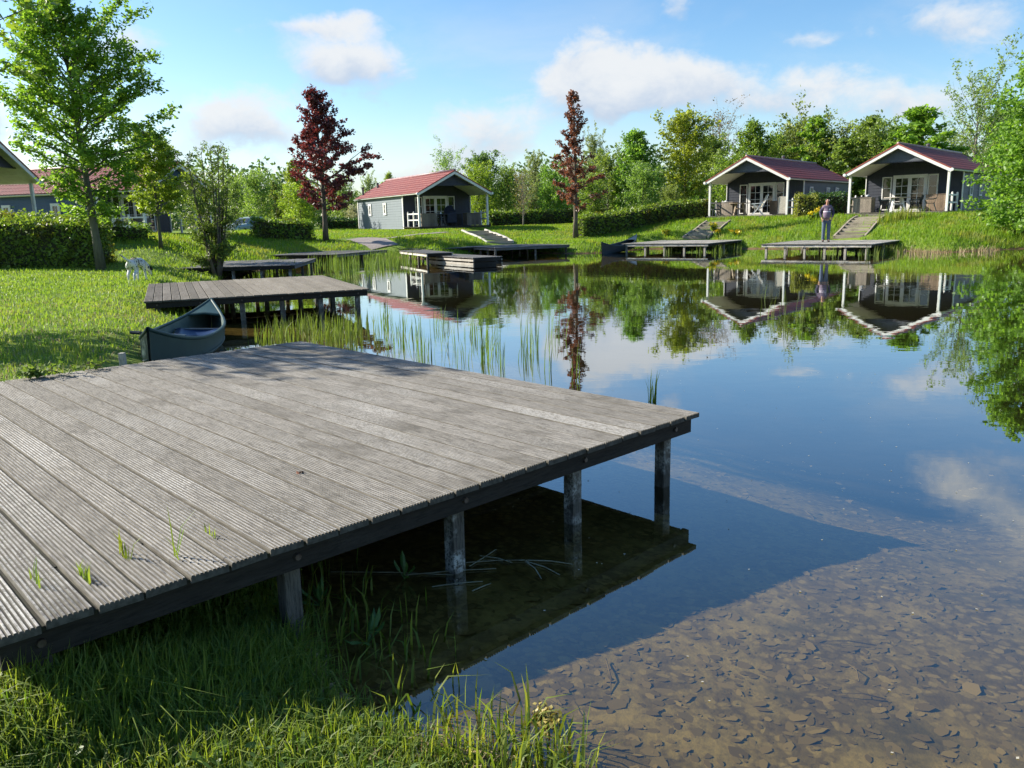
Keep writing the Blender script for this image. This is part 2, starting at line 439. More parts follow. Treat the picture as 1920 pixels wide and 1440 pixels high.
# ------------------------------------------------------------------ shared materials
def woodmat(name, a, b_, dark, stretch=(1.2,14,14), pale=None, bump=.25, psc=.7):
    m, nt = new_mat(name); n = N(nt)
    tc = n('ShaderNodeTexCoord').outputs['Object']
    t = n('ShaderNodeAttribute', _attribute_name='tint').outputs['Fac']
    of = n('ShaderNodeCombineXYZ', X=n.math('MULTIPLY', t, 31.7), Y=n.math('MULTIPLY', t, 47.3), Z=0.0).outputs[0]
    tc = n('ShaderNodeVectorMath', _operation='ADD', i0=tc, i1=of).outputs[0]
    g1 = n.noise(n.scale(tc, stretch), 3.0, 8, .7, .4)
    g2 = n.noise(n.scale(tc, stretch), 11.0, 6, .7)
    g3 = n.noise(tc, 2.1, 6, .65); g4 = n.noise(tc, 60, 3, .7); g5 = n.noise(tc, psc, 4, .6)
    c = n.mix(n.rng(g1, .3, .7), a, b_)
    c = n.mix(n.math('MULTIPLY', n.rng(g2, .46, .66), .85), c, dark)
    c = n.mix(n.math('MULTIPLY', n.rng(g3, .5, .68), .62), c, dark)
    if pale: c = n.mix(n.math('MULTIPLY', n.rng(g5, .48, .66), n.rng(g4, .38, .6)), c, pale)
    hs = n('ShaderNodeHueSaturation', Color=c, Value=n.rng(t, 0, 1, .74, 1.16)); c = hs.outputs[0]
    p = n('ShaderNodeBsdfPrincipled', Base__Color=c, Roughness=.8); p.inputs['Specular IOR Level'].default_value = .25
    b = n('ShaderNodeBump', Height=n.math('ADD', g2, n.math('MULTIPLY', g4, .5)), Strength=bump); b.inputs['Distance'].default_value = .01
    nt.links.new(b.outputs[0], p.inputs['Normal']); n.out(p.outputs[0]); return m
W_DECK = woodmat('weathered_decking', (.42,.395,.36), (.265,.247,.222), (.062,.058,.053), (16,.9,16), (.52,.50,.465), .7)
W_DECK_FAR = woodmat('grey_decking', (.235,.21,.18), (.17,.15,.13), (.08,.073,.062), (14,1.2,14), (.28,.26,.23))
W_DECK_PALE = woodmat('pale_decking', (.42,.39,.34), (.33,.305,.265), (.18,.165,.14), (14,1.2,14), (.46,.43,.38))
W_DECK_DARK = woodmat('dark_decking', (.16,.155,.15), (.12,.115,.11), (.07,.067,.062), (14,1.2,14), (.2,.2,.19))
W_BEAM = woodmat('dark_beam', (.034,.030,.026), (.022,.019,.016), (.011,.01,.009), (1.2,10,10), (.09,.086,.078))
W_BEAMLIT = woodmat('sunlit_beam', (.66,.62,.55), (.56,.53,.47), (.36,.33,.29), (1.2,10,10), (.7,.67,.6))  # pale tone of the sunlit jetty fronts put into the wood colour
W_BEAMGREY = woodmat('grey_beam', (.2,.2,.2), (.15,.15,.15), (.09,.09,.085), (1.2,10,10), (.25,.25,.25))
W_POST = woodmat('lichen_post', (.15,.135,.115), (.10,.09,.075), (.03,.027,.023), (10,10,1.2), (.5,.5,.47), .4, 3.5)
W_POSTPALE = woodmat('pale_post', (.48,.45,.39), (.38,.35,.30), (.2,.18,.15), (10,10,1.2), (.46,.44,.4))
M_GROOVE = plain('groove_dirt', (.085,.077,.063), (.15,.138,.115), .95, 25, (3,.4,3))
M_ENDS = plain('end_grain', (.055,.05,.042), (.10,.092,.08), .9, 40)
M_DIRT = plain('gap_dirt', (.018,.016,.012), (.03,.03,.016), .95, 30)
M_BOLT = plain('bolt_metal', (.12,.1,.085), (.06,.045,.035), .55, 30, metal=.6)
def boards_profile(w, t, ng):
    """grooved board section, across x, from -w/2 to w/2, top at 0"""
    pts = [(-w/2, -t), (-w/2, -.007)]
    if ng:
        st = w/ng; gw = st*.42; gd = .007
        for k in range(ng):
            x0 = -w/2+k*st
            pts += [(x0+gw/2+.0006, 0), (x0+st-gw/2-.0006, 0)]
            if k < ng-1: pts += [(x0+st-gw*.22, -gd), (x0+st+gw*.22, -gd)]
    else: pts += [(-w/2+.006, 0), (w/2-.006, 0)]
    pts += [(w/2, -.007), (w/2, -t)]
    return pts
def jetty(label, cx, cy, th, w, d, z, ng=0, posts=(4,3), deck=None, beam=None, side=None, post=None, seed=1, ps=.085, bh=.095, overhang=.03, group='wooden jetties round the pond', inset=.2, bolts=True, px_list=None, beam_z=None):
    rnd = random.Random(seed)
    root = empty('jetty', (cx, cy, 0), th)
    tag(root, label, 'jetty', group)
    deck = deck or W_DECK_FAR; beam = beam or W_BEAM; side = side or beam; post = post or W_POST
    mb = MB(); nb = max(2, round(w/.147)); pitch = w/nb; bw = pitch-.013
    prof = boards_profile(bw, .028, ng)
    for i in range(nb):
        x = -w/2+pitch*(i+.5)+rnd.uniform(-.0015, .0015)
        zz = z+rnd.uniform(-.0025, .0025); tl = rnd.uniform(-.003, .003); tw = rnd.uniform(-.0025,.0025)
        y0 = -d/2-rnd.uniform(0, .012); y1 = d/2+rnd.uniform(0, .012)
        k = len(prof); vs = []
        ys = [y0, y0+(y1-y0)*.33, y0+(y1-y0)*.67, y1]
        for j, yv in enumerate(ys):
            bow = rnd.uniform(-.0015, .0015)
            vs += [(x+px+tw*(j-1.5)*.3+bow*.5, yv, zz+pz+tl*px/bw+bow) for px, pz in prof]
        fs = [tuple(range(k)), tuple(range(3*k, 4*k))[::-1]]
        for j in range(3):
            for q in range(k):
                q2 = (q+1) % k
                fs.append((j*k+q, (j+1)*k+q, (j+1)*k+q2, j*k+q2))
        mb.add(vs, fs, rnd.random())
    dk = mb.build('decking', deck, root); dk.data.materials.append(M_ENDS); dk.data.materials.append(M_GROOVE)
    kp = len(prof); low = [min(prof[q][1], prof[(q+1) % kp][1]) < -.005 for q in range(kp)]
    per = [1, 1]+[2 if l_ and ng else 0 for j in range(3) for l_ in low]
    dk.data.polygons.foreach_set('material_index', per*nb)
    if ng:
        dm = MB()  # dirt strips in the gaps, added to stop light passing between boards
        for i in range(1, nb):
            x = -w/2+pitch*i; y_ = -d/2+.003
            while y_ < d/2-.01:
                l_ = rnd.uniform(.15,.6); zf = z-rnd.uniform(.009,.016)
                dm.box(x-.012, x+.012, y_, min(y_+l_, d/2-.003), z-.026, zf); y_ += l_+.001
        dm.build('gap_dirt', M_DIRT, root)
    zt = z-.031; zb = zt-bh; o = overhang; bt = .045
    MB().box(-w/2+o, w/2-o, -d/2+o, -d/2+o+bt, zb, zt).build('edge_beam', beam, root, bevel=.004)
    MB().box(-w/2+o, w/2-o, d/2-o-bt, d/2-o, zb, zt).build('edge_beam', beam, root, bevel=.004)
    for sx in (-1, 1):
        x0 = sx*(w/2-o-.02)
        MB().box(min(x0, x0-sx*bt), max(x0, x0-sx*bt), -d/2+o+bt+.003, d/2-o-bt-.003, zb, zt-.002).build('edge_beam', side, root, bevel=.004)
    for k in range(1, 4):
        yy = -d/2+o+bt + (d-2*o-2*bt)*k/4
        MB().box(-w/2+o+.07, w/2-o-.07, yy-.03, yy+.03, zb+.005, zt-.004).build('joist', beam, root)
    ct, st = math.cos(th), math.sin(th)
    npx, npy = posts
    for i in range(npx):
        for j in range(npy):
            lx = -w/2+inset+(w-2*inset)*i/(npx-1) if npx > 1 else 0
            if px_list is not None: lx = px_list[i]
            ly = -d/2+o+bt+ps/2+.003 + (d-2*o-2*bt-ps-.006)*j/max(1, npy-1)
            if 0 < j < npy-1: ly += .2
            wx, wy = cx+ct*lx-st*ly, cy+st*lx+ct*ly
            gz = min(g(wx, wy), 0)-.35
            pz = zt-.02 if j in (0, npy-1) else zb
            lean = rnd.uniform(-.012, .012)
            b_ = MB(); h_ = ps/2
            vs = [(lx+lean+a*h_, ly+b*h_, gz) for a, b in ((-1,-1),(1,-1),(1,1),(-1,1))]+[(lx+a*h_, ly+b*h_, pz) for a, b in ((-1,-1),(1,-1),(1,1),(-1,1))]
            b_.add(vs, [(3,2,1,0),(4,5,6,7),(0,1,5,4),(1,2,6,5),(2,3,7,6),(3,0,4,7)])
            b_.build('post', post, root, bevel=.006)
            if bolts and j == 0:
                MB().tube([(lx, -d/2+o+.002, zb+bh*.55), (lx, -d/2+o-.012, zb+bh*.55)], [.016,.013], 8).build('bolt', M_BOLT, root)
    return root
# the near deck: its front edge is the one nearest the camera
u = Vector((.725,.69)).normalized(); v = Vector((-u.y, u.x))
NR = Vector((1.12,4.66)); c1 = NR - u*1.84 + v*2.365
DECK_TH = math.atan2(u.y, u.x)
jetty('large weathered grey grooved jetty filling the foreground, bramble on its left edge', c1.x, c1.y, DECK_TH, 3.68, 4.73, .44, ng=9, posts=(5,3), deck=W_DECK, seed=3, ps=.070,
      px_list=[-1.7,-.83,.01,.83,1.64], group=None)
jetty('grey boarded jetty on black posts, beyond the near canoe and before the willow shrub', -5.19, 15.97, .40, 3.75, 4.69, .44, ng=7, posts=(6,3), deck=W_DECK_FAR, seed=4)
jetty('dark jetty half hidden behind the willow shrub, with a grey right edge', -8.75, 27.09, .09, 3.85, 4.55, .40, posts=(5,3), deck=W_DECK_DARK, side=W_BEAMGREY, seed=5)
jetty('long dark jetty behind the reeds, between the willow shrub and the red tree', -8.05, 35.57, -.36, 3.8, 4.3, .40, posts=(4,3), deck=W_DECK_DARK, side=W_BEAMGREY, seed=6)
jetty('thin dark jetty at the foot of the paved path by the red tree', -3.31, 39.6, -.88, 4.43, 4.4, .40, posts=(4,3), deck=W_DECK_DARK, seed=7)
jetty('narrow dark landing strip behind the low pontoon', -3.5, 33.75, -1.19, 4.3, 1.15, .40, posts=(4,2), deck=W_DECK_DARK, beam=W_BEAMLIT, side=W_BEAM, seed=8, bh=.10)
jetty('dark jetty at the foot of the steps of the cabin beside the dark red tree', .17, 38.78, -1.11, 4.36, 3.9, .40, posts=(6,3), deck=W_DECK_DARK, beam=W_BEAMGREY, side=W_BEAMGREY, seed=9)
jetty('pale edged jetty with a dark canoe moored along its left side', 8.24, 38.09, -.61, 4.19, 4.46, .39, posts=(5,3), deck=W_DECK_PALE, beam=W_BEAMLIT, side=W_BEAM, post=W_POSTPALE, seed=10)
jetty('pale edged jetty on which the man stands', 13.21, 32.94, -.68, 4.24, 4.41, .39, posts=(6,3), deck=W_DECK_PALE, beam=W_BEAMLIT, side=W_BEAM, post=W_POSTPALE, seed=11)
# low pontoon
rp = empty('pontoon', (-1.81, 31.54, 0), -1.04)
tag(rp, 'low wooden pontoon with two stacked side planks floating in front of the landing strip', 'pontoon')
mb = MB(); rnd = random.Random(5)
for i in range(28):
    x = -2.05+4.1*(i+.5)/28
    mb.box(x-.07, x+.07, -.62, .62, .25, .278, tint=rnd.random())
mb.build('decking', W_DECK_DARK, rp)
for z0 in (.13, .0):
    for sy in (-1, 1): MB().box(-2.05, 2.05, sy*.6-.02, sy*.6+.02, z0, z0+.075).build('side_plank', W_POSTPALE, rp, bevel=.004)
    for sx in (-1, 1): MB().box(sx*2.03-.02, sx*2.03+.02, -.575, .575, z0, z0+.095).build('end_plank', W_BEAM, rp)
for sx in (-1.5, -.5, .5, 1.5):
    MB().box(sx-.3, sx+.3, -.5, .5, -.3, .22).build('float', W_BEAM, rp)
for sx in (-1.2, .2, 1.6):
    for sy in (-1, 1): MB().box(sx-.04, sx+.04, sy*.55-.02, sy*.55+.02, -.15, .245).build('upright', W_BEAMGREY, rp)
# ------------------------------------------------------------------ cabins
M_SIDING = plain('blue_grey_siding', (.085,.095,.115), (.07,.08,.098), .55, 3, (6,6,.6), bump=.1)
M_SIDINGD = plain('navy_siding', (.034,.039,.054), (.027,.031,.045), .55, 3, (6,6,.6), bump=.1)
M_SIDINGG = plain('grey_siding', (.17,.205,.225), (.145,.175,.195), .55, 3, (6,6,.6), bump=.1)
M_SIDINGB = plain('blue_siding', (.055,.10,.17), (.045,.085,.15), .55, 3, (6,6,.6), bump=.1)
M_WHITE = plain('white_paint', (.74,.73,.70), (.64,.63,.60), .5, 4, (1,1,1), bump=.02, lo=.45, hi=.75)
M_SOFFIT = plain('cream_soffit', (.78,.76,.70), (.70,.67,.61), .6, 4)
M_ROOF = plain('red_roof_tile', (.24,.06,.046), (.175,.044,.037), .55, 2.2, bump=.08, spec=.4, tintmix=.35)
M_ROOFE = plain('red_roof_edge', (.30,.075,.05), (.22,.05,.04), .5, 3)
M_RIDGE = plain('ridge_metal', (.34,.22,.22), (.24,.14,.15), .45, 5)
M_BRICK = plain('brick_plinth', (.22,.11,.075), (.15,.085,.06), .85, 20, (1,1,3), bump=.3)
M_DARK = plain('dark_interior', (.012,.012,.014), None, .8)
M_GREYPIPE = plain('grey_pipe', (.10,.10,.11), None, .5)
M_BLUEPIPE = plain('blue_pipe', (.05,.16,.32), (.04,.12,.25), .45)
m, nt = new_mat('window_glass'); n = N(nt)
p_ = n('ShaderNodeBsdfPrincipled', Base__Color=(.012,.014,.014,1), Roughness=.03); p_.inputs['Specular IOR Level'].default_value = .9
tc = n('ShaderNodeTexCoord').outputs['Object']
b = n('ShaderNodeBump', Height=n.noise(tc, 1.5, 2), Strength=.15); b.inputs['Distance'].default_value = .02
nt.links.new(b.outputs[0], p_.inputs['Normal']); n.out(p_.outputs[0]); M_GLASS = m
m, nt = new_mat('bright_pane'); n = N(nt)
p_ = n('ShaderNodeBsdfPrincipled', Base__Color=(.45,.5,.6,1), Roughness=.08); n.out(p_.outputs[0]); M_BRIGHTPANE = m  # brighter bluish pane colour, used on the tilted sashes
W_PORCH = woodmat('porch_boards', (.24,.215,.185), (.17,.15,.13), (.09,.08,.07), (14,1.2,14))
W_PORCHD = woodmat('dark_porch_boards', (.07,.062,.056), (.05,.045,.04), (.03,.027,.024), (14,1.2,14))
W_BOX = woodmat('box_planks', (.36,.30,.24), (.28,.235,.19), (.16,.14,.115), (10,10,1.2))
W_BOXR = woodmat('reddish_planks', (.33,.24,.165), (.25,.18,.125), (.13,.1,.075), (10,10,1.2))
W_BOXD = woodmat('shaded_planks', (.22,.185,.15), (.17,.145,.12), (.1,.085,.07), (10,10,1.2))  # darker copy of the box planks, porch shade put into the colour
W_STEP = woodmat('step_planks', (.44,.375,.29), (.33,.28,.22), (.16,.135,.105), (1.2,12,12))
M_BLACKP = plain('dark_plastic', (.02,.026,.032), (.014,.018,.022), .4, 6, spec=.45)
M_GREENP = plain('dark_green_plastic', (.018,.034,.034), (.013,.024,.024), .4, 6, spec=.45)
M_WHITEP = plain('white_plastic', (.76,.77,.78), (.66,.67,.68), .35, 6)
M_CUSH = plain('beige_cushion', (.50,.46,.38), (.40,.37,.31), .85, 12)
M_COVER = plain('navy_cover', (.016,.022,.045), (.010,.014,.03), .6, 5, bump=.3)
M_LINEN = plain('pale_tabletop', (.52,.47,.40), (.42,.38,.32), .7, 6)
M_TABLEW = woodmat('table_wood', (.40,.31,.22), (.31,.24,.165), (.18,.14,.1), (8,8,8))

def lap_wall(mb, p0, p1, ztop, zbot=-.12, course=.155, flip=False):
    """overlapping horizontal boards between plan points p0 and p1, facing right of p0->p1; ztop is a number or f(s)"""
    p0 = Vector((*p0, 0)); p1 = Vector((*p1, 0)); d = (p1-p0); L = d.length; d.normalize()
    nrm = Vector((d.y, -d.x, 0))
    z0 = zbot; zmax = ztop if not callable(ztop) else max(ztop(s*L/40) for s in range(41))
    while z0 < zmax-.01:
        z1 = min(z0+course, zmax)
        if callable(ztop):
            ss = [s*L/80 for s in range(81) if ztop(s*L/80) >= z0+.005]
            if not ss: break
            a, b = min(ss), max(ss)
            ss1 = [s for s in ss if ztop(s) >= z1-.001]
            a1, b1 = (min(ss1), max(ss1)) if ss1 else ((a+b)/2, (a+b)/2)
        else: a, b, a1, b1 = 0, L, 0, L
        A = p0+d*a; B = p0+d*b; A1 = p0+d*a1; B1 = p0+d*b1
        lo = nrm*.022; hi = nrm*.004
        vs = [A+lo+Vector((0,0,z0)), B+lo+Vector((0,0,z0)), B1+hi+Vector((0,0,z1)), A1+hi+Vector((0,0,z1)), A+Vector((0,0,z0)), B+Vector((0,0,z0)), B1-nrm*.03+Vector((0,0,z1)), A1-nrm*.03+Vector((0,0,z1))]
        mb.add(vs, [(0,1,2,3),(4,5,1,0),(5,4,7,6),(0,3,7,4),(1,5,6,2),(3,2,6,7)], random.random())
        z0 = z1
    return mb

def window(root, name, o, dx, w, z0, z1, cols, rows, fw=.06, out=.05, tilt=0.0, glass=None):
    """framed window; o = lower-left plan corner on the wall, dx = plan direction along the wall, outward is right of dx"""
    d = Vector((dx[0], dx[1], 0)).normalized(); nrm = Vector((d.y, -d.x, 0)); o = Vector((o[0], o[1], 0))
    def M(out_):
        q = o+nrm*out_
        return Matrix(((d.x, -nrm.x, 0, q.x),(d.y, -nrm.y, 0, q.y),(0,0,1,0),(0,0,0,1)))
    mm = M(out)
    f = MB(); t = out+.0
    f.box(0, fw, 0, t, z0, z1, mm); f.box(w-fw, w, 0, t, z0, z1, mm)
    f.box(fw, w-fw, 0, t, z0, z0+fw, mm); f.box(fw, w-fw, 0, t, z1-fw, z1, mm)
    for i in range(1, cols):
        x = fw+(w-2*fw)*i/cols; f.box(x-.011, x+.011, .012, t, z0+fw, z1-fw, mm)
    for j in range(1, rows):
        zz = z0+fw+(z1-z0-2*fw)*j/rows; f.box(fw, w-fw, .014, t, zz-.011, zz+.011, mm)
    fo = f.build(name, M_WHITE, root, bevel=0)
    g_ = MB(); g_.box(fw*.5, w-fw*.5, .024, .034, z0+fw*.5, z1-fw*.5, mm)
    go = g_.build('pane', glass or M_GLASS, fo)
    if tilt:
        s_ = MB(); a = tilt
        q = o+nrm*(out+.005)
        mt = Matrix(((d.x, -nrm.x, 0, q.x),(d.y, -nrm.y, 0, q.y),(0,0,1,z1-.02),(0,0,0,1))) @ Matrix.Rotation(a, 4, 'X')
        h = z1-z0-.02
        s_.box(.01,.07,-.04,0,-h,0,mt); s_.box(w-.07,w-.01,-.04,0,-h,0,mt); s_.box(.07,w-.07,-.04,0,-h,-h+.06,mt); s_.box(.07,w-.07,-.04,0,-.06,0,mt)
        so_ = s_.build('sash', M_WHITE, fo)
        MB().box(.06,w-.06,-.026,-.016,-h+.05,-.05,mt).build('pane', M_BRIGHTPANE, fo)
    return fo

def roof_slope(sx):
    """stepped, ribbed tile sheet of one slope"""
    xe = HW/2+OVX; y0 = -OVY; y1 = -OVY+HL
    dx = xe; dz = HA-HE
    S = math.hypot(dx, dz); nrm = Vector((dz/S*sx, 0, dx/S)); sl = Vector((dx/S*sx, 0, -dz/S))
    ys = np.linspace(y0, y1, 229); rows = 8; V = []; F = []; T = []
    base = Vector((0,0,HA+.03))
    rr = random.Random(3)
    for r in range(rows):
        o = len(V)
        a, b = S*r/rows, S*(r+1)/rows
        for k, y in enumerate(ys):
            wv = .013*math.cos(2*math.pi*(y-y0)/.2)
            for s_, h in ((a, .008), ((a+b)/2, .014), (b-.02, .026), (b, .022), (b, -.012)):
                p = base+sl*s_+nrm*(h+wv)
                V.append((p.x, y, p.z))
        for k in range(len(ys)-1):
            tv = .5+.3*math.sin(r*1.7+k*.013)+rr.uniform(-.15,.15) if k % 8 == 0 else tv
            for q in range(4):
                i0 = o+k*5+q; i1 = o+(k+1)*5+q
                F.append((i0, i0+1, i1+1, i1) if sx > 0 else (i0, i1, i1+1, i0+1)); T.append(tv)
    return np_mesh('roof', V, np.array(F), M_ROOF, tint=T)
ROOF_ME = {1: roof_slope(1), -1: roof_slope(-1)}

def cabin(key, label, siding, backwall, porch, sidewin_r=(), sidewin_l=(), vents=(), vent_mat=None):
    hx, hy, hz, ht = HOUSES[key]
    rt_ = empty('cabin', (hx, hy, hz), ht)
    tag(rt_, label, 'cabin', 'red roofed cabins round the pond')
    w2 = HW/2; yb = HL-OVY-.25
    zr = lambda x: HA-.06-abs(x)*(HA-HE)/(w2+OVX)
    ez = zr(w2)
    lap_wall(MB(), (w2, PD), (w2, yb), ez).build('wall', siding, rt_)
    lap_wall(MB(), (-w2, yb), (-w2, PD), ez).build('wall', siding, rt_)
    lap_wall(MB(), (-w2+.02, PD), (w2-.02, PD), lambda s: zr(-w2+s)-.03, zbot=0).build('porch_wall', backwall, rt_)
    lap_wall(MB(), (w2-.02, yb), (-w2+.02, yb), lambda s: zr(-w2+s)-.03).build('wall', siding, rt_)
    # gable panel over the porch opening
    zb = 2.42; xb = (HA-.06-zb)*(w2+OVX)/(HA-HE)
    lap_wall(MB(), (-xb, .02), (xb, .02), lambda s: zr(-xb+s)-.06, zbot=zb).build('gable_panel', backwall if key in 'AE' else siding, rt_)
    MB().box(-xb, xb, -.02, .06, zb-.05, zb-.003).build('gable_trim', backwall, rt_)
    # soffit
    for sx in (-1, 1):
        mb = MB(); xe = w2+OVX-.03
        nb = 12
        for k in range(nb):
            a, b = xe*k/nb+.004, xe*(k+1)/nb-.004
            vs = [(sx*a, -OVY+.05, zr(a)-.02), (sx*b, -OVY+.05, zr(b)-.02), (sx*b, PD-.03, zr(b)-.02), (sx*a, PD-.03, zr(a)-.02)]
            vs += [(x, y, z_+.03) for x, y, z_ in vs]
            mb.add(vs, [(0,1,2,3),(7,6,5,4),(0,4,5,1),(1,5,6,2),(2,6,7,3),(3,7,4,0)])
        mb.build('soffit', M_SOFFIT, rt_)
        link('roof', ROOF_ME[sx], rt_)
        # roof underside
        xe = w2+OVX-.015; vs = [(0,PD,HA-.02),(sx*xe,PD,zr(xe)+.03),(sx*xe,HL-OVY-.03,zr(xe)+.03),(0,HL-OVY-.03,HA-.02)]
        vs += [(x,y,z_-.06) for x,y,z_ in vs]
        MB().add(vs, [(0,1,2,3),(7,6,5,4),(0,4,5,1),(1,5,6,2),(2,6,7,3),(3,7,4,0)]).build('roof_board', M_SOFFIT, rt_)
        # bargeboards
        for yy, nm in ((-OVY, 1), (HL-OVY, -1)):
            mb = MB(); xe = w2+OVX+.02
            za, ze = HA-.005, HE-.005
            y0, y1 = (yy-.03, yy+.02) if nm == 1 else (yy-.02, yy+.03)
            vs = [(0,y0,za-.16),(sx*xe,y0,ze-.15),(sx*xe,y0,ze),(0,y0,za)]; vs += [(x,y1,z_) for x,y,z_ in vs]
            mb.add(vs, [(0,1,2,3),(7,6,5,4),(0,4,5,1),(1,5,6,2),(2,6,7,3),(3,7,4,0)])
            mb.build('bargeboard', M_WHITE, rt_)
            mb = MB()
            vs = [(0,y0-.015,za+.003),(sx*xe,y0-.015,ze+.003),(sx*xe,y0-.015,ze+.065),(0,y0-.015,za+.075)]; vs += [(x,y1+.08*nm,z_) for x,y,z_ in vs]
            mb.add(vs, [(0,1,2,3),(7,6,5,4),(0,4,5,1),(1,5,6,2),(2,6,7,3),(3,7,4,0)])
            mb.build('verge_tile', M_ROOFE, rt_)
        # gutter
        x = sx*(w2+OVX+.06); mb = MB()
        vs = []; ng = 7
        for y in (-OVY-.02, HL-OVY+.02):
            for k in range(ng):
                t = math.pi*k/(ng-1)
                vs.append((x-math.cos(t)*.06, y, HE-.02-math.sin(t)*.06))
            for k in range(ng):
                t = math.pi*(ng-1-k)/(ng-1)
                vs.append((x-math.cos(t)*.052, y, HE-.02-math.sin(t)*.052))
        q = 2*ng
        fs = [(k, (k+1) % q, q+(k+1) % q, q+k) for k in range(q)]+[tuple(range(q))[::-1], tuple(range(q, 2*q))]
        mb.add(vs, fs); mb.build('gutter', M_WHITE, rt_)
        MB().lathe([(.075,-.05),(.08,0),(.075,.05)], 10, (0,0,0)).build('gutter_end', M_WHITE, rt_).matrix_local = Matrix.Translation((x, -OVY-.03, HE-.04)) @ Matrix.Rotation(R(90), 4, 'X')
        # posts and corner trims
        MB().box(sx*w2-.055, sx*w2+.055, -.055, .055, 0, ez-.06).build('porch_post', M_WHITE, rt_, bevel=.006)
        MB().box(sx*(w2+.035)-.02, sx*(w2+.035)+.02, PD-.06, PD+.06, -.12, ez-.06).build('corner_trim', M_WHITE, rt_)
        MB().box(sx*(w2+.035)-.02, sx*(w2+.035)+.02, yb-.06, yb+.04, -.12, ez-.06).build('corner_trim', M_WHITE, rt_)
        # railing
        mb = MB(); x = sx*(w2-.01)
        mb.box(x-.03, x+.03, .06, 1.78, .72, .79); mb.box(x-.025, x+.025, .06, 1.78, .36, .43)
        rl = mb.build('railing', M_WHITE, rt_, bevel=.004)
        for y in (.86, 1.74):
            MB().box(x-.045, x+.045, y-.045, y+.045, .0, .83).build('railing_post', M_WHITE, rl, bevel=.01)
            MB().ball((x, y, .86), .05, .05, .045, 8).build('post_cap', M_WHITE, rl, smooth=True)
    mb = MB(); mb.tube([(0,-OVY-.02,HA+.06),(0,HL-OVY+.02,HA+.06)], .075, 10); mb.build('ridge_cap', M_RIDGE, rt_, smooth=True)
    # floor
    mb = MB(); rr = random.Random(ord(key)); nb = 32
    for k in range(nb):
        a, b = -w2-.12+(HW+.24)*k/nb, -w2-.12+(HW+.24)*(k+1)/nb-.006
        mb.box(a, b, -.22, PD-.02, -.03, 0, tint=rr.random())
    mb.build('porch_floor', porch, rt_)
    MB().box(-w2-.1, w2+.1, -.2, -.16, -.19, -.033).build('floor_beam', porch, rt_)
    MB().box(-w2+.02, w2-.02, -.05, yb-.02, -.5, -.125).build('plinth', M_BRICK, rt_)
    # porch glazing
    window(rt_, 'window', (-1.50, PD), (1,0), .48, .10, 1.80, 1, 3, .055, .055)
    dr = MB(); mm = Matrix.Translation((0, PD-.06, 0))
    dr.box(-.96, -.90, 0, .06, .0, 1.86, mm); dr.box(.63, .69, 0, .06, 0, 1.86, mm); dr.box(-.90, .63, 0, .06, 1.78, 1.86, mm); dr.box(-.90, .63, 0, .06, 0, .05, mm)
    df = dr.build('door_frame', M_WHITE, rt_)
    for (a, b) in ((-.895, -.14), (-.13, .625)):
        dl = window(df, 'door', (a, PD), (1,0), b-a, .055, 1.775, 2, 4, .085, .075)
        hd = MB().tube([(b-.05 if a < -.5 else a+.05, PD-.10, .86), (b-.13 if a < -.5 else a+.13, PD-.10, .86)], .012, 6).build('handle', M_GREYPIPE, dl)
    window(rt_, 'window', (.72, PD), (1,0), .48, .10, 1.84, 1, 3, .055, .055)
    for (y, z0, z1, tilt) in sidewin_r:
        window(rt_, 'window', (w2+.02, y), (0,1), .52, z0, z1, 1 if tilt else 2, 1 if tilt else 2, .08, .05, tilt)
    for (y, z0, z1, tilt) in sidewin_l:
        window(rt_, 'window', (-w2-.02, y+.52), (0,-1), .52, z0, z1, 2, 2, .12, .05, tilt)
    for (x, y, h, r_) in vents:
        z0 = HA-abs(x)*(HA-HE)/(w2+OVX)-.1
        vp = MB().lathe([(r_*1.7,0),(r_*1.5,.16),(r_,.2),(r_,h),(r_*1.35,h+.02),(r_*1.35,h+.1),(r_*.5,h+.13)], 12, (x, y, z0)).build('roof_vent', vent_mat or M_GREYPIPE, rt_, smooth=False)
    return rt_
CAB = {}
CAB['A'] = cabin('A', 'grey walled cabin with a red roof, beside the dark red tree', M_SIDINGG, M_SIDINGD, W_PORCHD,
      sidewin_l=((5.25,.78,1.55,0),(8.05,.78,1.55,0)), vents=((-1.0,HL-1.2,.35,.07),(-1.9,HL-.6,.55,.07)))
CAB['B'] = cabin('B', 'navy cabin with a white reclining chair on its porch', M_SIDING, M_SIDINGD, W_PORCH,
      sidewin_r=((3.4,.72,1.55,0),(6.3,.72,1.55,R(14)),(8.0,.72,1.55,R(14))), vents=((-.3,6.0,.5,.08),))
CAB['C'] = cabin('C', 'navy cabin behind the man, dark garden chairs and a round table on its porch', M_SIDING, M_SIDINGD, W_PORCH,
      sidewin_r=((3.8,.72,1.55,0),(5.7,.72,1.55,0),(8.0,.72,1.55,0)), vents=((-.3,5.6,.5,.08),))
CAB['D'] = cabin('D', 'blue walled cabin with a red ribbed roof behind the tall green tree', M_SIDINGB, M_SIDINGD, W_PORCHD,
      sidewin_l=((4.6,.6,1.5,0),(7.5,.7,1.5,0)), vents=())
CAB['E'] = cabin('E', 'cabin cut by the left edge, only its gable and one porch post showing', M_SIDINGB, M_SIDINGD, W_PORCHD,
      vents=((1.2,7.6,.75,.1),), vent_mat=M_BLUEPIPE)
bpy.context.view_layer.update()
def hw(key, x, y, z=0.0):
    return CAB[key].matrix_world @ Vector((x, y, z)), HOUSES[key][3]

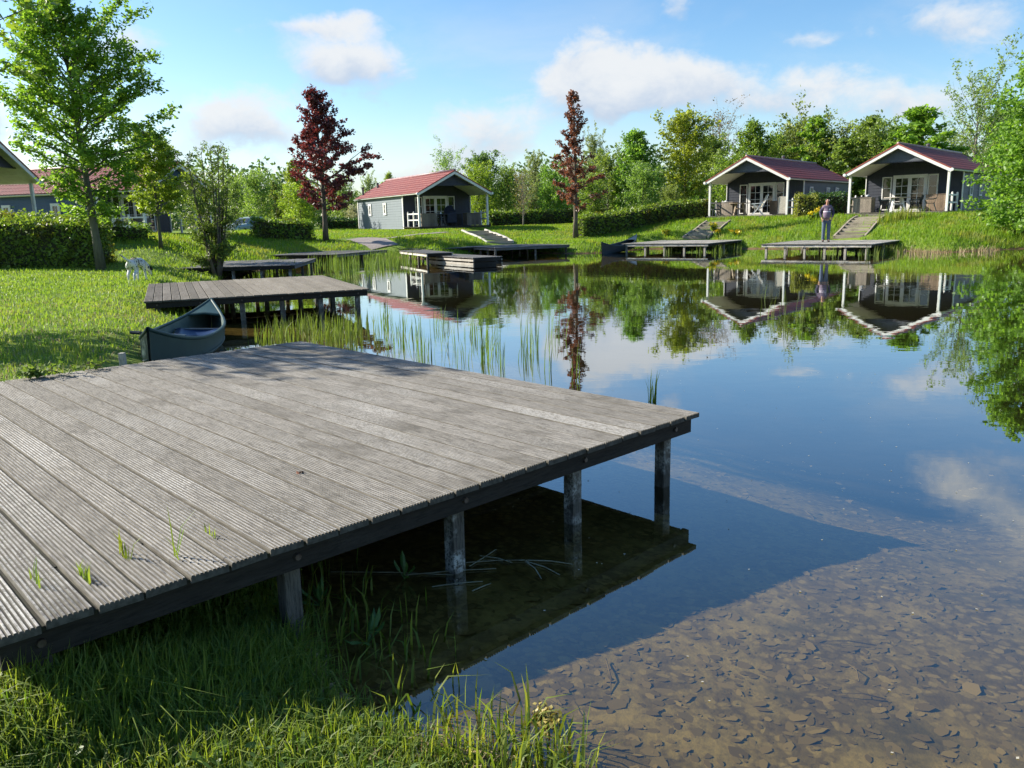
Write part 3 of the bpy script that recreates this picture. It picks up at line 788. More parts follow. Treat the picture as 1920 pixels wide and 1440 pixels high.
# ------------------------------------------------------------------ porch furniture
def plank_box(key, x, y, w, d, h, mat, label, cat='storage box', lid=True):
    p, a = hw(key, x, y, 0)
    r_ = empty('storage_box', p, a); tag(r_, label, cat, 'wooden boxes on the porches')
    mb = MB(); mc = MB(); nb = max(3, int(w/.13)); rr = random.Random(int(x*100)+ord(key))
    for k in range(nb):
        a0 = -w/2+w*k/nb; mb.box(a0+.002, a0+w/nb-.002, -d/2, -d/2+.025, .02, h-.03, tint=rr.random())
        mc.box(a0+.002, a0+w/nb-.002, d/2-.025, d/2, .02, h-.03, tint=rr.random())
    mb.build('front_panel', mat, r_); mc.build('back_panel', mat, r_)
    for sx in (-1, 1):
        mb = MB(); nd = max(3, int(d/.13))
        for k in range(nd):
            b0 = -d/2+.026+(d-.052)*k/nd; mb.box(sx*(w/2-.0125)-.0125, sx*(w/2-.0125)+.0125, b0, b0+(d-.052)/nd-.003, .02, h-.03, tint=rr.random())
        mb.build('side_panel', mat, r_)
    MB().box(-w/2-.02, w/2+.02, -d/2-.02, d/2+.02, h-.028, h).build('lid', mat, r_, bevel=.004)
    return r_
def armchair(mat):
    r_ = empty('garden_chair', (0,0,0))
    mb = MB(); mb.box(-.22,.22,-.22,.2,.40,.43); mb.box(-.22,.22,-.24,-.2,.37,.42); mb.build('seat', mat, r_, bevel=.015)
    mb = MB()
    for k in range(5):
        x = -.18+.09*k; mb.bar((x,.2,.42),(x*1.05,.33,.86-.02*abs(k-2)), .055, .018, (0,1,.2))
    mb.bar((-.22,.33,.86),(.22,.33,.86), .05, .03); mb.bar((-.2,.205,.44),(.2,.205,.44), .05, .03); mb.build('backrest', mat, r_, bevel=.006)
    for sx in (-1, 1):
        MB().tube([(sx*.26,-.24,.6),(sx*.27,-.1,.64),(sx*.27,.15,.63),(sx*.23,.3,.68)], .024, 8).build('armrest', mat, r_, smooth=True)
        MB().tube([(sx*.24,-.2,.41),(sx*.26,-.25,.6)], .02, 6).build('arm_post', mat, r_)
        MB().tube([(sx*.20,-.19,.41),(sx*.26,-.27,0)], [.03,.022], 8).build('leg', mat, r_)
        MB().tube([(sx*.20,.18,.41),(sx*.25,.32,0)], [.03,.022], 8).build('leg', mat, r_)
    return r_
CH0 = armchair(M_GREENP); used = [False]
def chair(key, x, y, yaw, label, mat=None, sc=.92):
    o = CH0 if not used[0] else copy_tree(CH0)
    used[0] = True
    p, a = hw(key, x, y, .001); o.location = p; o.rotation_euler = (0,0,a+R(yaw)); o.scale = (sc,sc,sc)
    tag(o, label, 'chair', 'plastic garden armchairs'); return o
chair('C', 1.45, .35, -75, 'dark green plastic armchair standing alone before the porch panel, right of the french doors')
chair('C', -.78, .85, 90, 'dark armchair left of the round table on the porch behind the man')
chair('C', .62, 1.0, -90, 'dark armchair right of the round table, in front of the french doors')
chair('B', -1.82, -.02, 20, 'dark plastic armchair beside the left porch post of the cabin with the recliner')
chair('A', -.15, 1.3, 60, 'dark chair behind the black porch table')
plank_box('C', -1.72, .45, .95, .6, .76, W_BOX, 'pale plank box in the left corner of the porch behind the man')
plank_box('C', 1.55, 1.15, .95, .5, .82, W_BOXR, 'tan wooden box behind the lone dark green armchair')
plank_box('B', -1.62, .95, .95, .7, .8, W_BOX, 'grey brown plank box on the left of the porch with the recliner')
plank_box('B', 1.32, 1.5, 1.0, .5, .78, W_BOXR, 'tan wooden box behind the white recliner')
plank_box('A', -1.6, .42, 1.0, .6, .78, W_BOXD, 'grey plank box at the left porch post of the grey cabin')
plank_box('A', 1.45, .55, .9, .6, .76, W_BOXD, 'grey brown plank box near the right porch post of the grey cabin')
plank_box('A', .95, 1.95, .75, .5, .72, W_PORCHD, 'darker box against the wall of the grey cabin, right of its doors')
plank_box('D', -1.65, .9, .9, .6, .72, W_BOXD, 'wooden box seen through the white railing behind the tall green tree')
# tables
def round_table(key, x, y, rad, h, top, legm, label, splay=.3, n=4):
    p, a = hw(key, x, y, .001); r_ = empty('porch_table', p, a+R(30)); tag(r_, label, 'table')
    MB().lathe([(rad*.97,h-.035),(rad,h-.02),(rad*.99,h)], 24).build('tabletop', top, r_)
    for k in range(n):
        t = 2*math.pi*(k+.5)/n; c, s = math.cos(t), math.sin(t)
        MB().bar((c*rad*.45,s*rad*.45,h-.036),(c*(rad*.45+splay),s*(rad*.45+splay),0), .085, .06).build('leg', legm, r_)
    for k in range(2):
        t = math.pi*k/2+math.pi/4; c, s = math.cos(t), math.sin(t); q = rad*.45+splay*.5
        MB().bar((c*q,s*q,h*.5+.05*k),(-c*q,-s*q,h*.5+.05*k), .07, .04).build('stretcher', legm, r_)
    return r_
round_table('C', -.2, .75, .62, .73, M_LINEN, M_WHITEP, 'round table with a pale top and white splayed legs, on the porch behind the man', .2)
round_table('B', -.75, .65, .6, .72, M_TABLEW, M_TABLEW, 'wooden table with sturdy splayed legs on the porch with the recliner', .22)
rtb = round_table('A', -.55, .75, .42, .72, M_BLACKP, M_BLACKP, 'black table on the porch of the grey cabin', .1)
for (x, y, r_, h_, mt, lb) in ((-.7,.7,.035,.22,M_GREYPIPE,'dark bottle on the black porch table'),(-.5,.85,.05,.12,M_WHITEP,'white cup on the black porch table')):
    p, a = hw('A', x, y, .722); b = MB().lathe([(r_,0),(r_,h_*.6),(r_*.5,h_*.75),(r_*.45,h_)], 10, (0,0,0)).build('bottle' if h_ > .2 else 'cup', mt)
    b.location = p; tag(b, lb, 'bottle' if h_ > .2 else 'cup')
# covered stack of chairs on the grey cabin's porch
p, a = hw('A', .12, .85, .001); r_ = empty('covered_chair', p, a); tag(r_, 'tall chair under a navy cover in front of the grey cabin doors', 'chair')
MB().add([(-.33,-.3,.18),(.33,-.3,.18),(.33,.34,.14),(-.33,.34,.14),(-.31,-.3,.72),(.30,-.28,.86),(.28,.33,1.28),(-.05,.34,1.24),(-.3,.3,.95)],
   [(3,2,1,0),(0,1,5,4),(1,2,6,5),(2,3,8,7,6),(3,0,4,8),(4,5,6,7,8)]).build('cover', M_COVER, r_, bevel=.03)
for sx in (-.27,.27):
    for sy in (-.24,.28): MB().tube([(sx,sy,.3),(sx*1.05,sy*1.05,0)], [.028,.022], 6).build('leg', M_BLACKP, r_)
# dark covered chair stack / bin beside the left post of the recliner cabin
# recliner
p, a = hw('B', .35, .65, .001); r_ = empty('reclining_chair', p, a+R(-62)); tag(r_, 'white reclining garden chair with a beige cushion, facing left on the porch', 'recliner')
MB().add([(-.26,-.3,.40),(.26,-.3,.40),(.26,.2,.36),(-.26,.2,.36),(-.26,-.3,.48),(.26,-.3,.48),(.26,.2,.44),(-.26,.2,.44)],
   [(3,2,1,0),(4,5,6,7),(0,1,5,4),(1,2,6,5),(2,3,7,6),(3,0,4,7)]).build('seat_cushion', M_CUSH, r_, bevel=.03)
MB().bar((0,.2,.42),(0,.52,1.12), .52, .09, (0,1,0)).build('back_cushion', M_CUSH, r_, bevel=.03)
for sx in (-1, 1):
    MB().tube([(sx*.29,-.34,.64),(sx*.29,.34,.66)], .028, 6).build('armrest', M_WHITEP, r_)
    MB().tube([(sx*.28,-.25,.64),(sx*.28,.32,.01)], .022, 6).build('leg', M_WHITEP, r_)
    MB().tube([(sx*.28,.2,.64),(sx*.28,-.3,.01)], .022, 6).build('leg', M_WHITEP, r_)
    MB().tube([(sx*.27,.22,.4),(sx*.27,.56,1.14)], .02, 6).build('back_rail', M_WHITEP, r_)
p, a = hw('B', 1.95, .28, .001); r_ = empty('folded_lounger', p, a+R(15)); tag(r_, 'folded beige lounger cushion leaning by the right porch post', 'lounger')
MB().bar((0,-.1,.03),(0,.18,.98), .5, .1, (0,1,0)).build('cushion', M_CUSH, r_, bevel=.03)
for sx in (-.27,.27): MB().tube([(sx,-.16,0),(sx,.12,1.0)], .018, 6).build('frame_tube', M_BLACKP, r_)
for (x, y, hh, lb) in ((-1.55,.5,.765,'white pot on the pale plank box behind the man'),):
    p, a = hw('C', x, y, hh); o = MB().lathe([(.06,0),(.085,.08),(.08,.12),(.05,.13)], 12).build('pot', M_WHITEP); o.location = p; tag(o, lb, 'pot')
p, a = hw('C', -1.75, .45, .761); o = MB().box(-.3,.3,-.22,.22,0,.05).build('tray', W_PORCHD, bevel=.01); o.location = p; o.rotation_euler=(0,0,a); tag(o, 'dark wooden tray on the pale plank box behind the man', 'tray')
p, a = hw('B', -1.72, .95, .801); o = MB().lathe([(.14,0),(.15,.03),(.06,.05),(.05,.09)], 12).build('pan', M_WHITEP); o.location = p; tag(o, 'white dish on the plank box of the recliner cabin', 'dish')
# ------------------------------------------------------------------ skinned figures
def skin(name, joints, edges, mat, parent=None, root=0, sub=2):
    me = bpy.data.meshes.new(name); me.from_pydata([j[0] for j in joints], edges, [])
    o = bpy.data.objects.new(name, me); col.objects.link(o)
    sk = o.modifiers.new('skin', 'SKIN'); sk.use_smooth_shade = True; sk.branch_smoothing = .6
    ly = me.skin_vertices[0] if me.skin_vertices else None
    if ly is None:
        me.skin_vertices.new() if hasattr(me.skin_vertices, 'new') else None
        ly = me.skin_vertices[0]
    for i, j in enumerate(joints):
        r_ = j[1]; ly.data[i].radius = r_ if hasattr(r_, '__len__') else (r_, r_)
        ly.data[i].use_root = (i == root)
    ss = o.modifiers.new('sub', 'SUBSURF'); ss.levels = sub; ss.render_levels = sub
    dg = bpy.context.evaluated_depsgraph_get(); dg.update()
    m2 = bpy.data.meshes.new_from_object(o.evaluated_get(dg)); m2.name = name
    o.modifiers.clear(); o.data = m2
    m2.materials.clear(); m2.materials.append(mat)
    m2.polygons.foreach_set('use_smooth', [True]*len(m2.polygons))
    if parent: o.parent = parent
    return o
M_SKIN = plain('skin', (.52,.30,.21), (.46,.24,.17), .5, 12)
M_HAIR = plain('grey_hair', (.22,.2,.18), (.15,.13,.12), .8, 30)
M_SHOE = plain('brown_shoe', (.045,.035,.028), None, .5)
M_JEANS = plain('blue_jeans', (.10,.14,.20), (.065,.095,.145), .85, 10, (4,4,1), bump=.2)
m, nt = new_mat('purple_sweater'); n = N(nt)
tc = n('ShaderNodeTexCoord').outputs['Object']; s3 = n('ShaderNodeSeparateXYZ', Vector=tc)
band_ = n.math('MULTIPLY', n.math('GREATER_THAN', s3.outputs[2], 1.195), n.math('LESS_THAN', s3.outputs[2], 1.235))
band_ = n.math('MULTIPLY', band_, n.math('LESS_THAN', n.math('ABSOLUTE', s3.outputs[0]), .19))
nav = n.math('GREATER_THAN', n.math('ADD', n.math('ABSOLUTE', n.math('SUBTRACT', s3.outputs[0], .0)), n.math('MULTIPLY', s3.outputs[1], .9)), .19)
cc = n.mix(nav, (.16,.118,.165), (.042,.038,.075)); cc = n.mix(band_, cc, (.55,.50,.55))
p_ = n('ShaderNodeBsdfPrincipled', Base__Color=cc, Roughness=.9); n.out(p_.outputs[0]); M_SWEAT = m
pp = Vector((12.98, 33.05, .392)); 
J = [((0,0,.93),(.12,.09)), ((0,.0,1.12),(.13,.10)), ((0,.0,1.30),(.13,.09)), ((0,.01,1.43),(.09,.06)), ((0,-.01,1.50),(.06,.06)), ((0,-.035,1.565),(.075,.085)), ((0,-.05,1.65),(.088,.105)), ((0,-.045,1.725),(.07,.085)),
     ((-.18,.02,1.40),(.05,.05)), ((-.275,.05,1.17),(.042,.042)), ((-.215,-.05,.965),(.034,.034)), ((-.195,-.085,.90),(.034,.02)),
     ((.18,.02,1.40),(.05,.05)), ((.275,.05,1.17),(.042,.042)), ((.215,-.05,.965),(.034,.034)), ((.195,-.085,.90),(.034,.02)),
     ((-.095,0,.86),(.075,.08)), ((-.11,-.01,.48),(.05,.054)), ((-.115,.02,.10),(.036,.038)), ((-.125,-.11,.032),(.028,.018)),
     ((.095,0,.86),(.075,.08)), ((.105,-.01,.48),(.05,.054)), ((.11,.02,.10),(.036,.038)), ((.125,-.11,.032),(.028,.018)),
     ((0,-.155,1.64),(.016,.016))]
Eg = [(0,1),(1,2),(2,3),(3,4),(4,5),(5,6),(6,7),(3,8),(8,9),(9,10),(10,11),(3,12),(12,13),(13,14),(14,15),(0,16),(16,17),(17,18),(18,19),(0,20),(20,21),(21,22),(22,23),(6,24)]
for sx, hb in ((-1, 11), (1, 15)):     # fingers slipped towards the pocket, thumb outside
    hx_, hy_, hz_ = J[hb][0]
    for q, (ox, L) in enumerate(((-.026,.055),(-.009,.062),(.009,.058),(.026,.046))):
        i0 = len(J); J += [((hx_+ox*.6, hy_-ox*.8, hz_-.03),(.009,.009)), ((hx_+ox*.7-sx*.012, hy_-ox*.9+.005, hz_-.03-L),(.008,.008))]
        Eg += [(hb, i0), (i0, i0+1)]
    i0 = len(J); J += [((hx_-sx*.02, hy_-.03, hz_+.0),(.011,.011)), ((hx_-sx*.045, hy_-.045, hz_-.03),(.009,.009))]; Eg += [(hb, i0), (i0, i0+1)]
man = skin('person', J, Eg, M_SKIN)
man.location = pp; man.rotation_euler = (0,0,R(-17)); man.scale = (.88,.92,1)
tag(man, 'balding man in purple sweater and jeans standing on a jetty, looking down', 'person')
Js = [((0,-.01,.915),(.17,.145)), ((0,-.035,1.06),(.195,.185)), ((0,-.02,1.2),(.195,.165)), ((0,.0,1.33),(.19,.135)), ((0,.01,1.44),(.14,.10)), ((0,-.005,1.485),(.075,.075)),
      ((-.20,.02,1.41),(.085,.08)), ((-.285,.05,1.17),(.066,.066)), ((-.22,-.05,.975),(.048,.048)),
      ((.20,.02,1.41),(.085,.08)), ((.285,.05,1.17),(.066,.066)), ((.22,-.05,.975),(.048,.048))]
skin('sweater', Js, [(0,1),(1,2),(2,3),(3,4),(4,5),(4,6),(6,7),(7,8),(4,9),(9,10),(10,11)], M_SWEAT, man)
Jj = [((0,0,.95),(.165,.135)), ((-.1,0,.84),(.108,.115)), ((-.112,-.012,.48),(.078,.084)), ((-.117,.015,.10),(.066,.07)), ((-.118,.012,.05),(.07,.075)),
      ((.1,0,.84),(.108,.115)), ((.108,-.012,.48),(.078,.084)), ((.113,.015,.10),(.066,.07)), ((.114,.012,.05),(.07,.075))]
skin('trousers', Jj, [(0,1),(1,2),(2,3),(3,4),(0,5),(5,6),(6,7),(7,8)], M_JEANS, man)
for sx in (-1, 1):
    skin('shoe', [((sx*.117,.05,.045),(.045,.045)), ((sx*.12,-.05,.042),(.05,.042)), ((sx*.13,-.15,.034),(.05,.034)), ((sx*.132,-.19,.03),(.042,.028))], [(0,1),(1,2),(2,3)], M_SHOE, man)
for sx in (-1, 1):
    MB().ball((sx*.088,-.03,1.635),.016,.022,.034,8).build('ear', M_SKIN, man, smooth=True)
    MB().ball((sx*.034,-.148,1.655),.011,.008,.008,8).build('eye', M_DARK, man, smooth=True)
MB().box(-.026,.026,-.150,-.138,1.592,1.60).build('mouth', plain('lip', (.35,.13,.11)), man)
mb = MB()
for k in range(46):
    a = R(20)+R(320)*k/45+R(90)-R(160)+R(90); a = R(-60)+R(300)*k/45
    mb.ball((.088*math.cos(a), -.035+.105*math.sin(a), 1.645+.012*math.sin(k*2.1)), .014, .014, .034, 6) if math.sin(a) > -.25 else None
mb.build('hair', M_HAIR, man, smooth=True)
MB().box(.075,.125,-.185,-.165,1.275,1.33).build('chest_badge', M_WHITEP, man)

# dalmatian, seen from behind, nose to the grass
m, nt = new_mat('spotted_coat'); n = N(nt)
tc = n('ShaderNodeTexCoord').outputs['Object']
vo = n('ShaderNodeTexVoronoi', Vector=tc, Scale=13.0); vo.inputs['Randomness'].default_value = 1
vo2 = n('ShaderNodeTexVoronoi', Vector=tc, Scale=22.0)
ww = n.noise(tc, 9, 2)
spm = n.math('MAXIMUM', n.math('LESS_THAN', n.math('ADD', vo.outputs['Distance'], n.math('MULTIPLY', ww, .3)), .47), n.math('LESS_THAN', vo2.outputs['Distance'], .22))
hd = n('ShaderNodeSeparateXYZ', Vector=tc)
spm = n.math('MULTIPLY', spm, n.math('GREATER_THAN', hd.outputs[2], .15))
cc = n.mix(spm, (.66,.64,.61), (.018,.017,.017))
p_ = n('ShaderNodeBsdfPrincipled', Base__Color=cc, Roughness=.65); n.out(p_.outputs[0]); M_SPOT = m
dp = gat(258, 527)
Jd = [((0,-.27,.47),(.115,.105)), ((0,-.12,.475),(.10,.105)), ((0,.08,.46),(.112,.135)), ((0,.26,.455),(.115,.14)), ((0,.37,.47),(.085,.10)), # trunk 0-4
      ((.03,.48,.40),(.062,.068)), ((.05,.56,.30),(.062,.062)), ((.06,.62,.22),(.058,.05)), ((.065,.67,.14),(.036,.034)), ((.067,.70,.10),(.026,.024)), # neck, head, muzzle 5-9
      ((0,-.37,.50),(.035,.035)), ((-.05,-.47,.58),(.022,.022)), ((-.12,-.55,.68),(.012,.012)), # tail 10-12
      ((-.085,-.25,.38),(.075,.09)), ((-.09,-.16,.275),(.05,.055)), ((-.088,-.30,.165),(.026,.03)), ((-.088,-.275,.03),(.022,.024)), ((-.088,-.22,.018),(.026,.018)), # hind left 13-17
      ((.085,-.25,.38),(.075,.09)), ((.09,-.19,.27),(.05,.055)), ((.088,-.36,.17),(.026,.03)), ((.088,-.37,.03),(.022,.024)), ((.088,-.315,.018),(.026,.018)), # hind right 18-22
      ((-.075,.29,.34),(.05,.06)), ((-.078,.25,.2),(.03,.032)), ((-.078,.22,.03),(.022,.022)), ((-.078,.26,.016),(.026,.016)),
      ((.075,.29,.34),(.05,.06)), ((.078,.31,.2),(.03,.032)), ((.078,.34,.03),(.022,.022)), ((.078,.38,.016),(.026,.016))]
Ed = [(0,1),(1,2),(2,3),(3,4),(4,5),(5,6),(6,7),(7,8),(8,9),(0,10),(10,11),(11,12),(0,13),(13,14),(14,15),(15,16),(16,17),(0,18),(18,19),(19,20),(20,21),(21,22),(3,23),(23,24),(24,25),(25,26),(3,27),(27,28),(28,29),(29,30)]
dog = skin('dog', Jd, Ed, M_SPOT, root=1)
dog.location = (dp.x, dp.y, dp.z); dog.rotation_euler = (0,0,R(2)); dog.scale = (1.0,1.0,1.0)
tag(dog, 'white dog with black spots walking away across the lawn, nose to the grass', 'dog')
M_EAR = plain('black_ear', (.02,.018,.018), None, .7)
for sx in (-1, 1):
    skin('ear', [((.055+sx*.055,.56,.325),(.018,.03)), ((.06+sx*.085,.555,.27),(.012,.035)), ((.06+sx*.09,.565,.215),(.008,.022))], [(0,1),(1,2)], M_EAR, dog)
MB().ball((.068,.715,.09),.018,.014,.014,8).build('nose', M_DARK, dog, smooth=True)
for sx in (-1,1): MB().ball((.06+sx*.04,.645,.235),.01,.01,.01,8).build('eye', M_DARK, dog, smooth=True)

# ------------------------------------------------------------------ canoes
M_HULL = plain('canoe_green', (.018,.050,.047), (.013,.038,.037), .5, 3, (1,1,1), bump=.06, spec=.3)
M_HULLIN = plain('canoe_inner', (.12,.16,.15), (.09,.125,.12), .55, 3)
M_HULLD = plain('canoe_dark', (.022,.04,.055), (.016,.03,.042), .4, 3)
M_BLUESEAT = plain('blue_seat', (.014,.035,.10), (.010,.026,.075), .35, 6, spec=.5)
M_ALU = plain('dull_metal', (.2,.21,.22), None, .45, metal=.4)
def canoe(L, bw, hullm, innerm, label, end=.66):
    r_ = empty('canoe', (0,0,0)); tag(r_, label, 'canoe')
    ns, nc = 61, 15
    def sec(t, off):
        b = max(.012, bw*(1-abs(t)**2.3))-off; b = max(b, .006)
        sh = .33+(end-.33)*abs(t)**3.2; kl = .0+.10*max(0, abs(t)-.72)**1.3*3
        kl = min(kl+off, sh-.02)
        pts = []
        for k in range(nc):
            a = -math.pi/2+math.pi*k/(nc-1)
            s_, c_ = math.sin(a), abs(math.cos(a))
            x = b*math.copysign(abs(s_)**.55, s_)*(1-.06*(1-abs(s_))) if abs(s_) > 1e-6 else 0
            zz = sh-(sh-kl)*c_**.62
            pts.append((x, zz))
        return pts
    ts = [math.sin(math.pi/2*(-1+2*i/(ns-1))) for i in range(ns)]
    def shell(nm, off, mat, flip, par):
        mb = MB(); vs = []
        for t in ts: 
            yb = t*L/2*(1-off*.3)
            rake = .06*t*abs(t)
            vs += [(x, yb+rake*(zz/.6), zz) for x, zz in sec(t, off)]
        fs = []
        for i in range(ns-1):
            for k in range(nc-1):
                q = (i*nc+k, i*nc+k+1, (i+1)*nc+k+1, (i+1)*nc+k)
                fs.append(q if flip else q[::-1])
        mb.add(vs, fs); return mb.build(nm, mat, par, smooth=True)
    shell('hull', 0, hullm, False, r_); shell('inner_hull', .02, innerm, True, r_)
    for sx in (-1, 1):
        pts = []
        for i in range(2, ns-2):
            t = ts[i]; s0 = sec(t, 0); x, zz = s0[0] if sx < 0 else s0[-1]
            pts.append((x-.008*sx, t*L/2+.06*t*abs(t)*(zz/.6), zz+.004))
        MB().tube(pts, .022, 8).build('gunwale', hullm, r_, smooth=True)
        # moulded rib along the flank
        pts = [(sec(t,0)[2 if sx < 0 else -3][0]+sx*.004, t*L/2, sec(t,0)[2 if sx < 0 else -3][1]) for t in ts[6:-6]]
        MB().tube(pts, .012, 6).build('side_rib', hullm, r_, smooth=True)
        # end decks
        mb = MB(); vs = []; 
        tt = [.66+.34*i/8 for i in range(9)]
        for t in tt:
            t_ = sx*t; s0 = sec(t_, 0); yy = t_*L/2+.06*t_*abs(t_)*(s0[0][1]/.6)
            vs += [(s0[0][0]+.004, yy, s0[0][1]+.006), (0, yy, s0[0][1]+.05*(1-t)+.014), (s0[-1][0]-.004, yy, s0[-1][1]+.006)]
        vs0 = [(x, y, z_-.02) for x, y, z_ in vs]
        fs = []
        for i in range(8):
            for k in range(2):
                q = (i*3+k, i*3+k+1, (i+1)*3+k+1, (i+1)*3+k); fs += [q, tuple(27+a for a in q[::-1])]
        fs += [(0,27,28,1),(1,28,29,2)]
        mb.add(vs+vs0, fs); mb.build('end_deck', hullm, r_, smooth=True)
    for y in (-.85, .75):
        mb = MB(); vs = []
        for i in range(7):
            for k in range(7):
                a, b = -1+2*i/6, -1+2*k/6
                vs.append((a*.27, y+b*.2, .24-.07*(1-a*a)*(1-b*b*.6)+.03*b))
        fs = [(i*7+k, (i+1)*7+k, (i+1)*7+k+1, i*7+k+1) for i in range(6) for k in range(6)]
        o_ = len(vs); vs2 = [(x, yy, zz-.025) for x, yy, zz in vs]
        mb.add(vs+vs2, fs+[tuple(o_+q for q in f[::-1]) for f in fs]+[(k, k+1, o_+k+1, o_+k) for k in range(6)]+[(42+k+1, 42+k, o_+42+k, o_+42+k+1) for k in range(6)])
        mb.build('seat', M_BLUESEAT, r_, smooth=True)
        MB().tube([(-.31,y+.19,.25),(.31,y+.19,.25)], .014, 6).build('seat_bar', M_ALU, r_)
    return r_
ca = Vector((-3.62,7.8,0)); cb = Vector((-4.62,12.3,0)); cm = (ca+cb)/2; cd = cb-ca
c0 = canoe(4.4, .40, M_HULL, M_HULLIN, 'dark green canoe with blue seats drawn up between the two nearest jetties', end=.58)
c0.location = (cm.x, cm.y, .0); c0.rotation_euler = (R(-1.3), R(3), math.atan2(-cd.x, cd.y))
# paddle lying in the near canoe
pd = empty('paddle', (cm.x, cm.y, .0)); tag(pd, 'paddle with a blue blade lying in the near canoe', 'paddle')
pd.matrix_world = c0.matrix_basis @ Matrix.Translation((-.26,-1.0,.40)) @ Matrix.Rotation(R(-23), 4, 'Z') @ Matrix.Rotation(R(-8), 4, 'X')
MB().tube([(0,-.22,0),(0,.75,0)], .016, 8).build('shaft', M_ALU, pd, smooth=True)
MB().tube([(-.06,-.22,0),(.06,-.22,0)], .02, 8).build('grip', M_BLACKP, pd)
MB().add([(-.03,.72,.006),(.03,.72,.006),(.10,.86,.012),(.09,1.18,.012),(-.09,1.18,.012),(-.10,.86,.012),(-.03,.72,-.006),(.03,.72,-.006),(.10,.86,-.002),(.09,1.18,-.002),(-.09,1.18,-.002),(-.10,.86,-.002)],
   [(0,1,2,3,4,5),(11,10,9,8,7,6),(0,6,7,1),(1,7,8,2),(2,8,9,3),(3,9,10,4),(4,10,11,5),(5,11,6,0)]).build('blade', M_BLUESEAT, pd)
c2 = canoe(4.8, .40, M_HULLD, M_HULLD, 'dark canoe lying at the pale edged jetty across the water, bow in the pond', end=.62)
c2.location = (5.25, 37.95, .02); c2.rotation_euler = (R(2.5), 0, math.atan2(-.46, .89))

# ------------------------------------------------------------------ steps, paths
def strip(name, pts, w, mat, off=.02, lab=None, n_=40):
    P = [Vector(p).to_2d() if len(p) > 2 else Vector(p) for p in pts]
    L = [0]
    for a, b in zip(P, P[1:]): L.append(L[-1]+(b-a).length)
    vs = []; tot = L[-1]
    S = np.linspace(0, tot, n_)
    X = np.interp(S, L, [p.x for p in P]); Y = np.interp(S, L, [p.y for p in P])
    W = np.interp(S, L, w) if hasattr(w, '__len__') else np.full(n_, w)
    V = []; k = 7
    for i in range(n_):
        a, b = max(0, i-1), min(n_-1, i+1)
        d = Vector((X[b]-X[a], Y[b]-Y[a])).normalized(); nn = Vector((-d.y, d.x))
        for j in range(k):
            t = (j/(k-1)-.5)*W[i]; V.append((X[i]+nn.x*t, Y[i]+nn.y*t))
    V = np.array(V); Z = G(V[:,0], V[:,1])+off
    ii = np.arange(n_*k).reshape(n_, k)
    F = np.stack([ii[:-1,:-1], ii[1:,:-1], ii[1:,1:], ii[:-1,1:]], -1).reshape(-1, 4)[:, ::-1]
    return tag(link(name, np_mesh(name, np.column_stack([V, Z]), F, mat, smooth=True)), kind='structure')
M_PAVE = plain('grey_paving', (.29,.25,.23), (.22,.19,.175), .85, 9, bump=.3)
M_GRAVEL = plain('bark_soil', (.20,.155,.10), (.12,.09,.06), .9, 14, bump=.5)
M_BED_SOIL = plain('red_bark', (.17,.085,.055), (.10,.06,.04), .9, 14, bump=.5)
M_EDGE = plain('concrete_edge', (.5,.48,.44), (.4,.38,.35), .8, 10)
strip('path', [gat(722,463), gat(706,456), gat(688,450.5), gat(660,449)], [1.4,1.5,1.9,1.0], M_PAVE, .03)
strip('path', [gat(690,450.8), gat(735,446.5), gat(775,441), gat(838,436)], [.7,.55,.45,.4], M_PAVE, .034)
def steps(label, pb, pt, w, n_, mat, seed=1):
    a = Vector(pb); b = Vector(pt); d = (b-a); d2 = Vector((d.x, d.y, 0)); L = d2.length; d2.normalize(); nn = Vector((-d2.y, d2.x, 0))
    root = empty('garden_steps', (a.x, a.y, a.z), math.atan2(d2.y, d2.x)); tag(root, label, 'steps', 'garden steps up from the jetties')
    rr = random.Random(seed); ph = 0
    for k in range(n_):
        x0 = L*k/n_; x1 = L*(k+1)/n_
        q = a+d2*((x0+x1)/2); q0 = g(q.x, q.y); q1 = a+d2*x1
        h = max(q0, g((a+d2*x0).x, (a+d2*x0).y))+.05-a.z
        MB().box(x0-.03, x0+.09, -w/2+rr.uniform(-.04,.04), w/2+rr.uniform(-.04,.04), h-.17, h, None, rr.random()).build('riser_plank', W_STEP, root, bevel=.008)
        MB().box(x0+.093, x1-.035, -w/2+.05, w/2-.05, h-.16, h-.055, None, rr.random()).build('step', M_GRAVEL if mat == 0 else W_STEP, root, bevel=.008)
    pts = [(L*k/12, g((a+d2*L*k/12).x, (a+d2*L*k/12).y)-a.z) for k in range(13)]
    for sy in (-1, 1):
        mb = MB()
        for (x0, z0), (x1, z1) in zip(pts, pts[1:]):
            mb.bar((x0, sy*(w/2+.07), z0+.02), (x1, sy*(w/2+.07), z1+.02), .08, .16)
        mb.build('edging', M_EDGE if mat == 0 else W_STEP, root)
    return root
steps('pale edged steps climbing from the dark jetty to the grey cabin', gat(938,455.5), gat(888,433), 1.2, 6, 0, 1)
steps('weathered wooden steps climbing to the cabin with the recliner, yellow flowers beside them', gat(1304,447), gat(1347,416), 1.15, 7, 1, 2)
steps('weathered wooden steps climbing behind the man to the cabin with the round table', gat(1592,446), gat(1634,407), 1.15, 8, 1, 3)
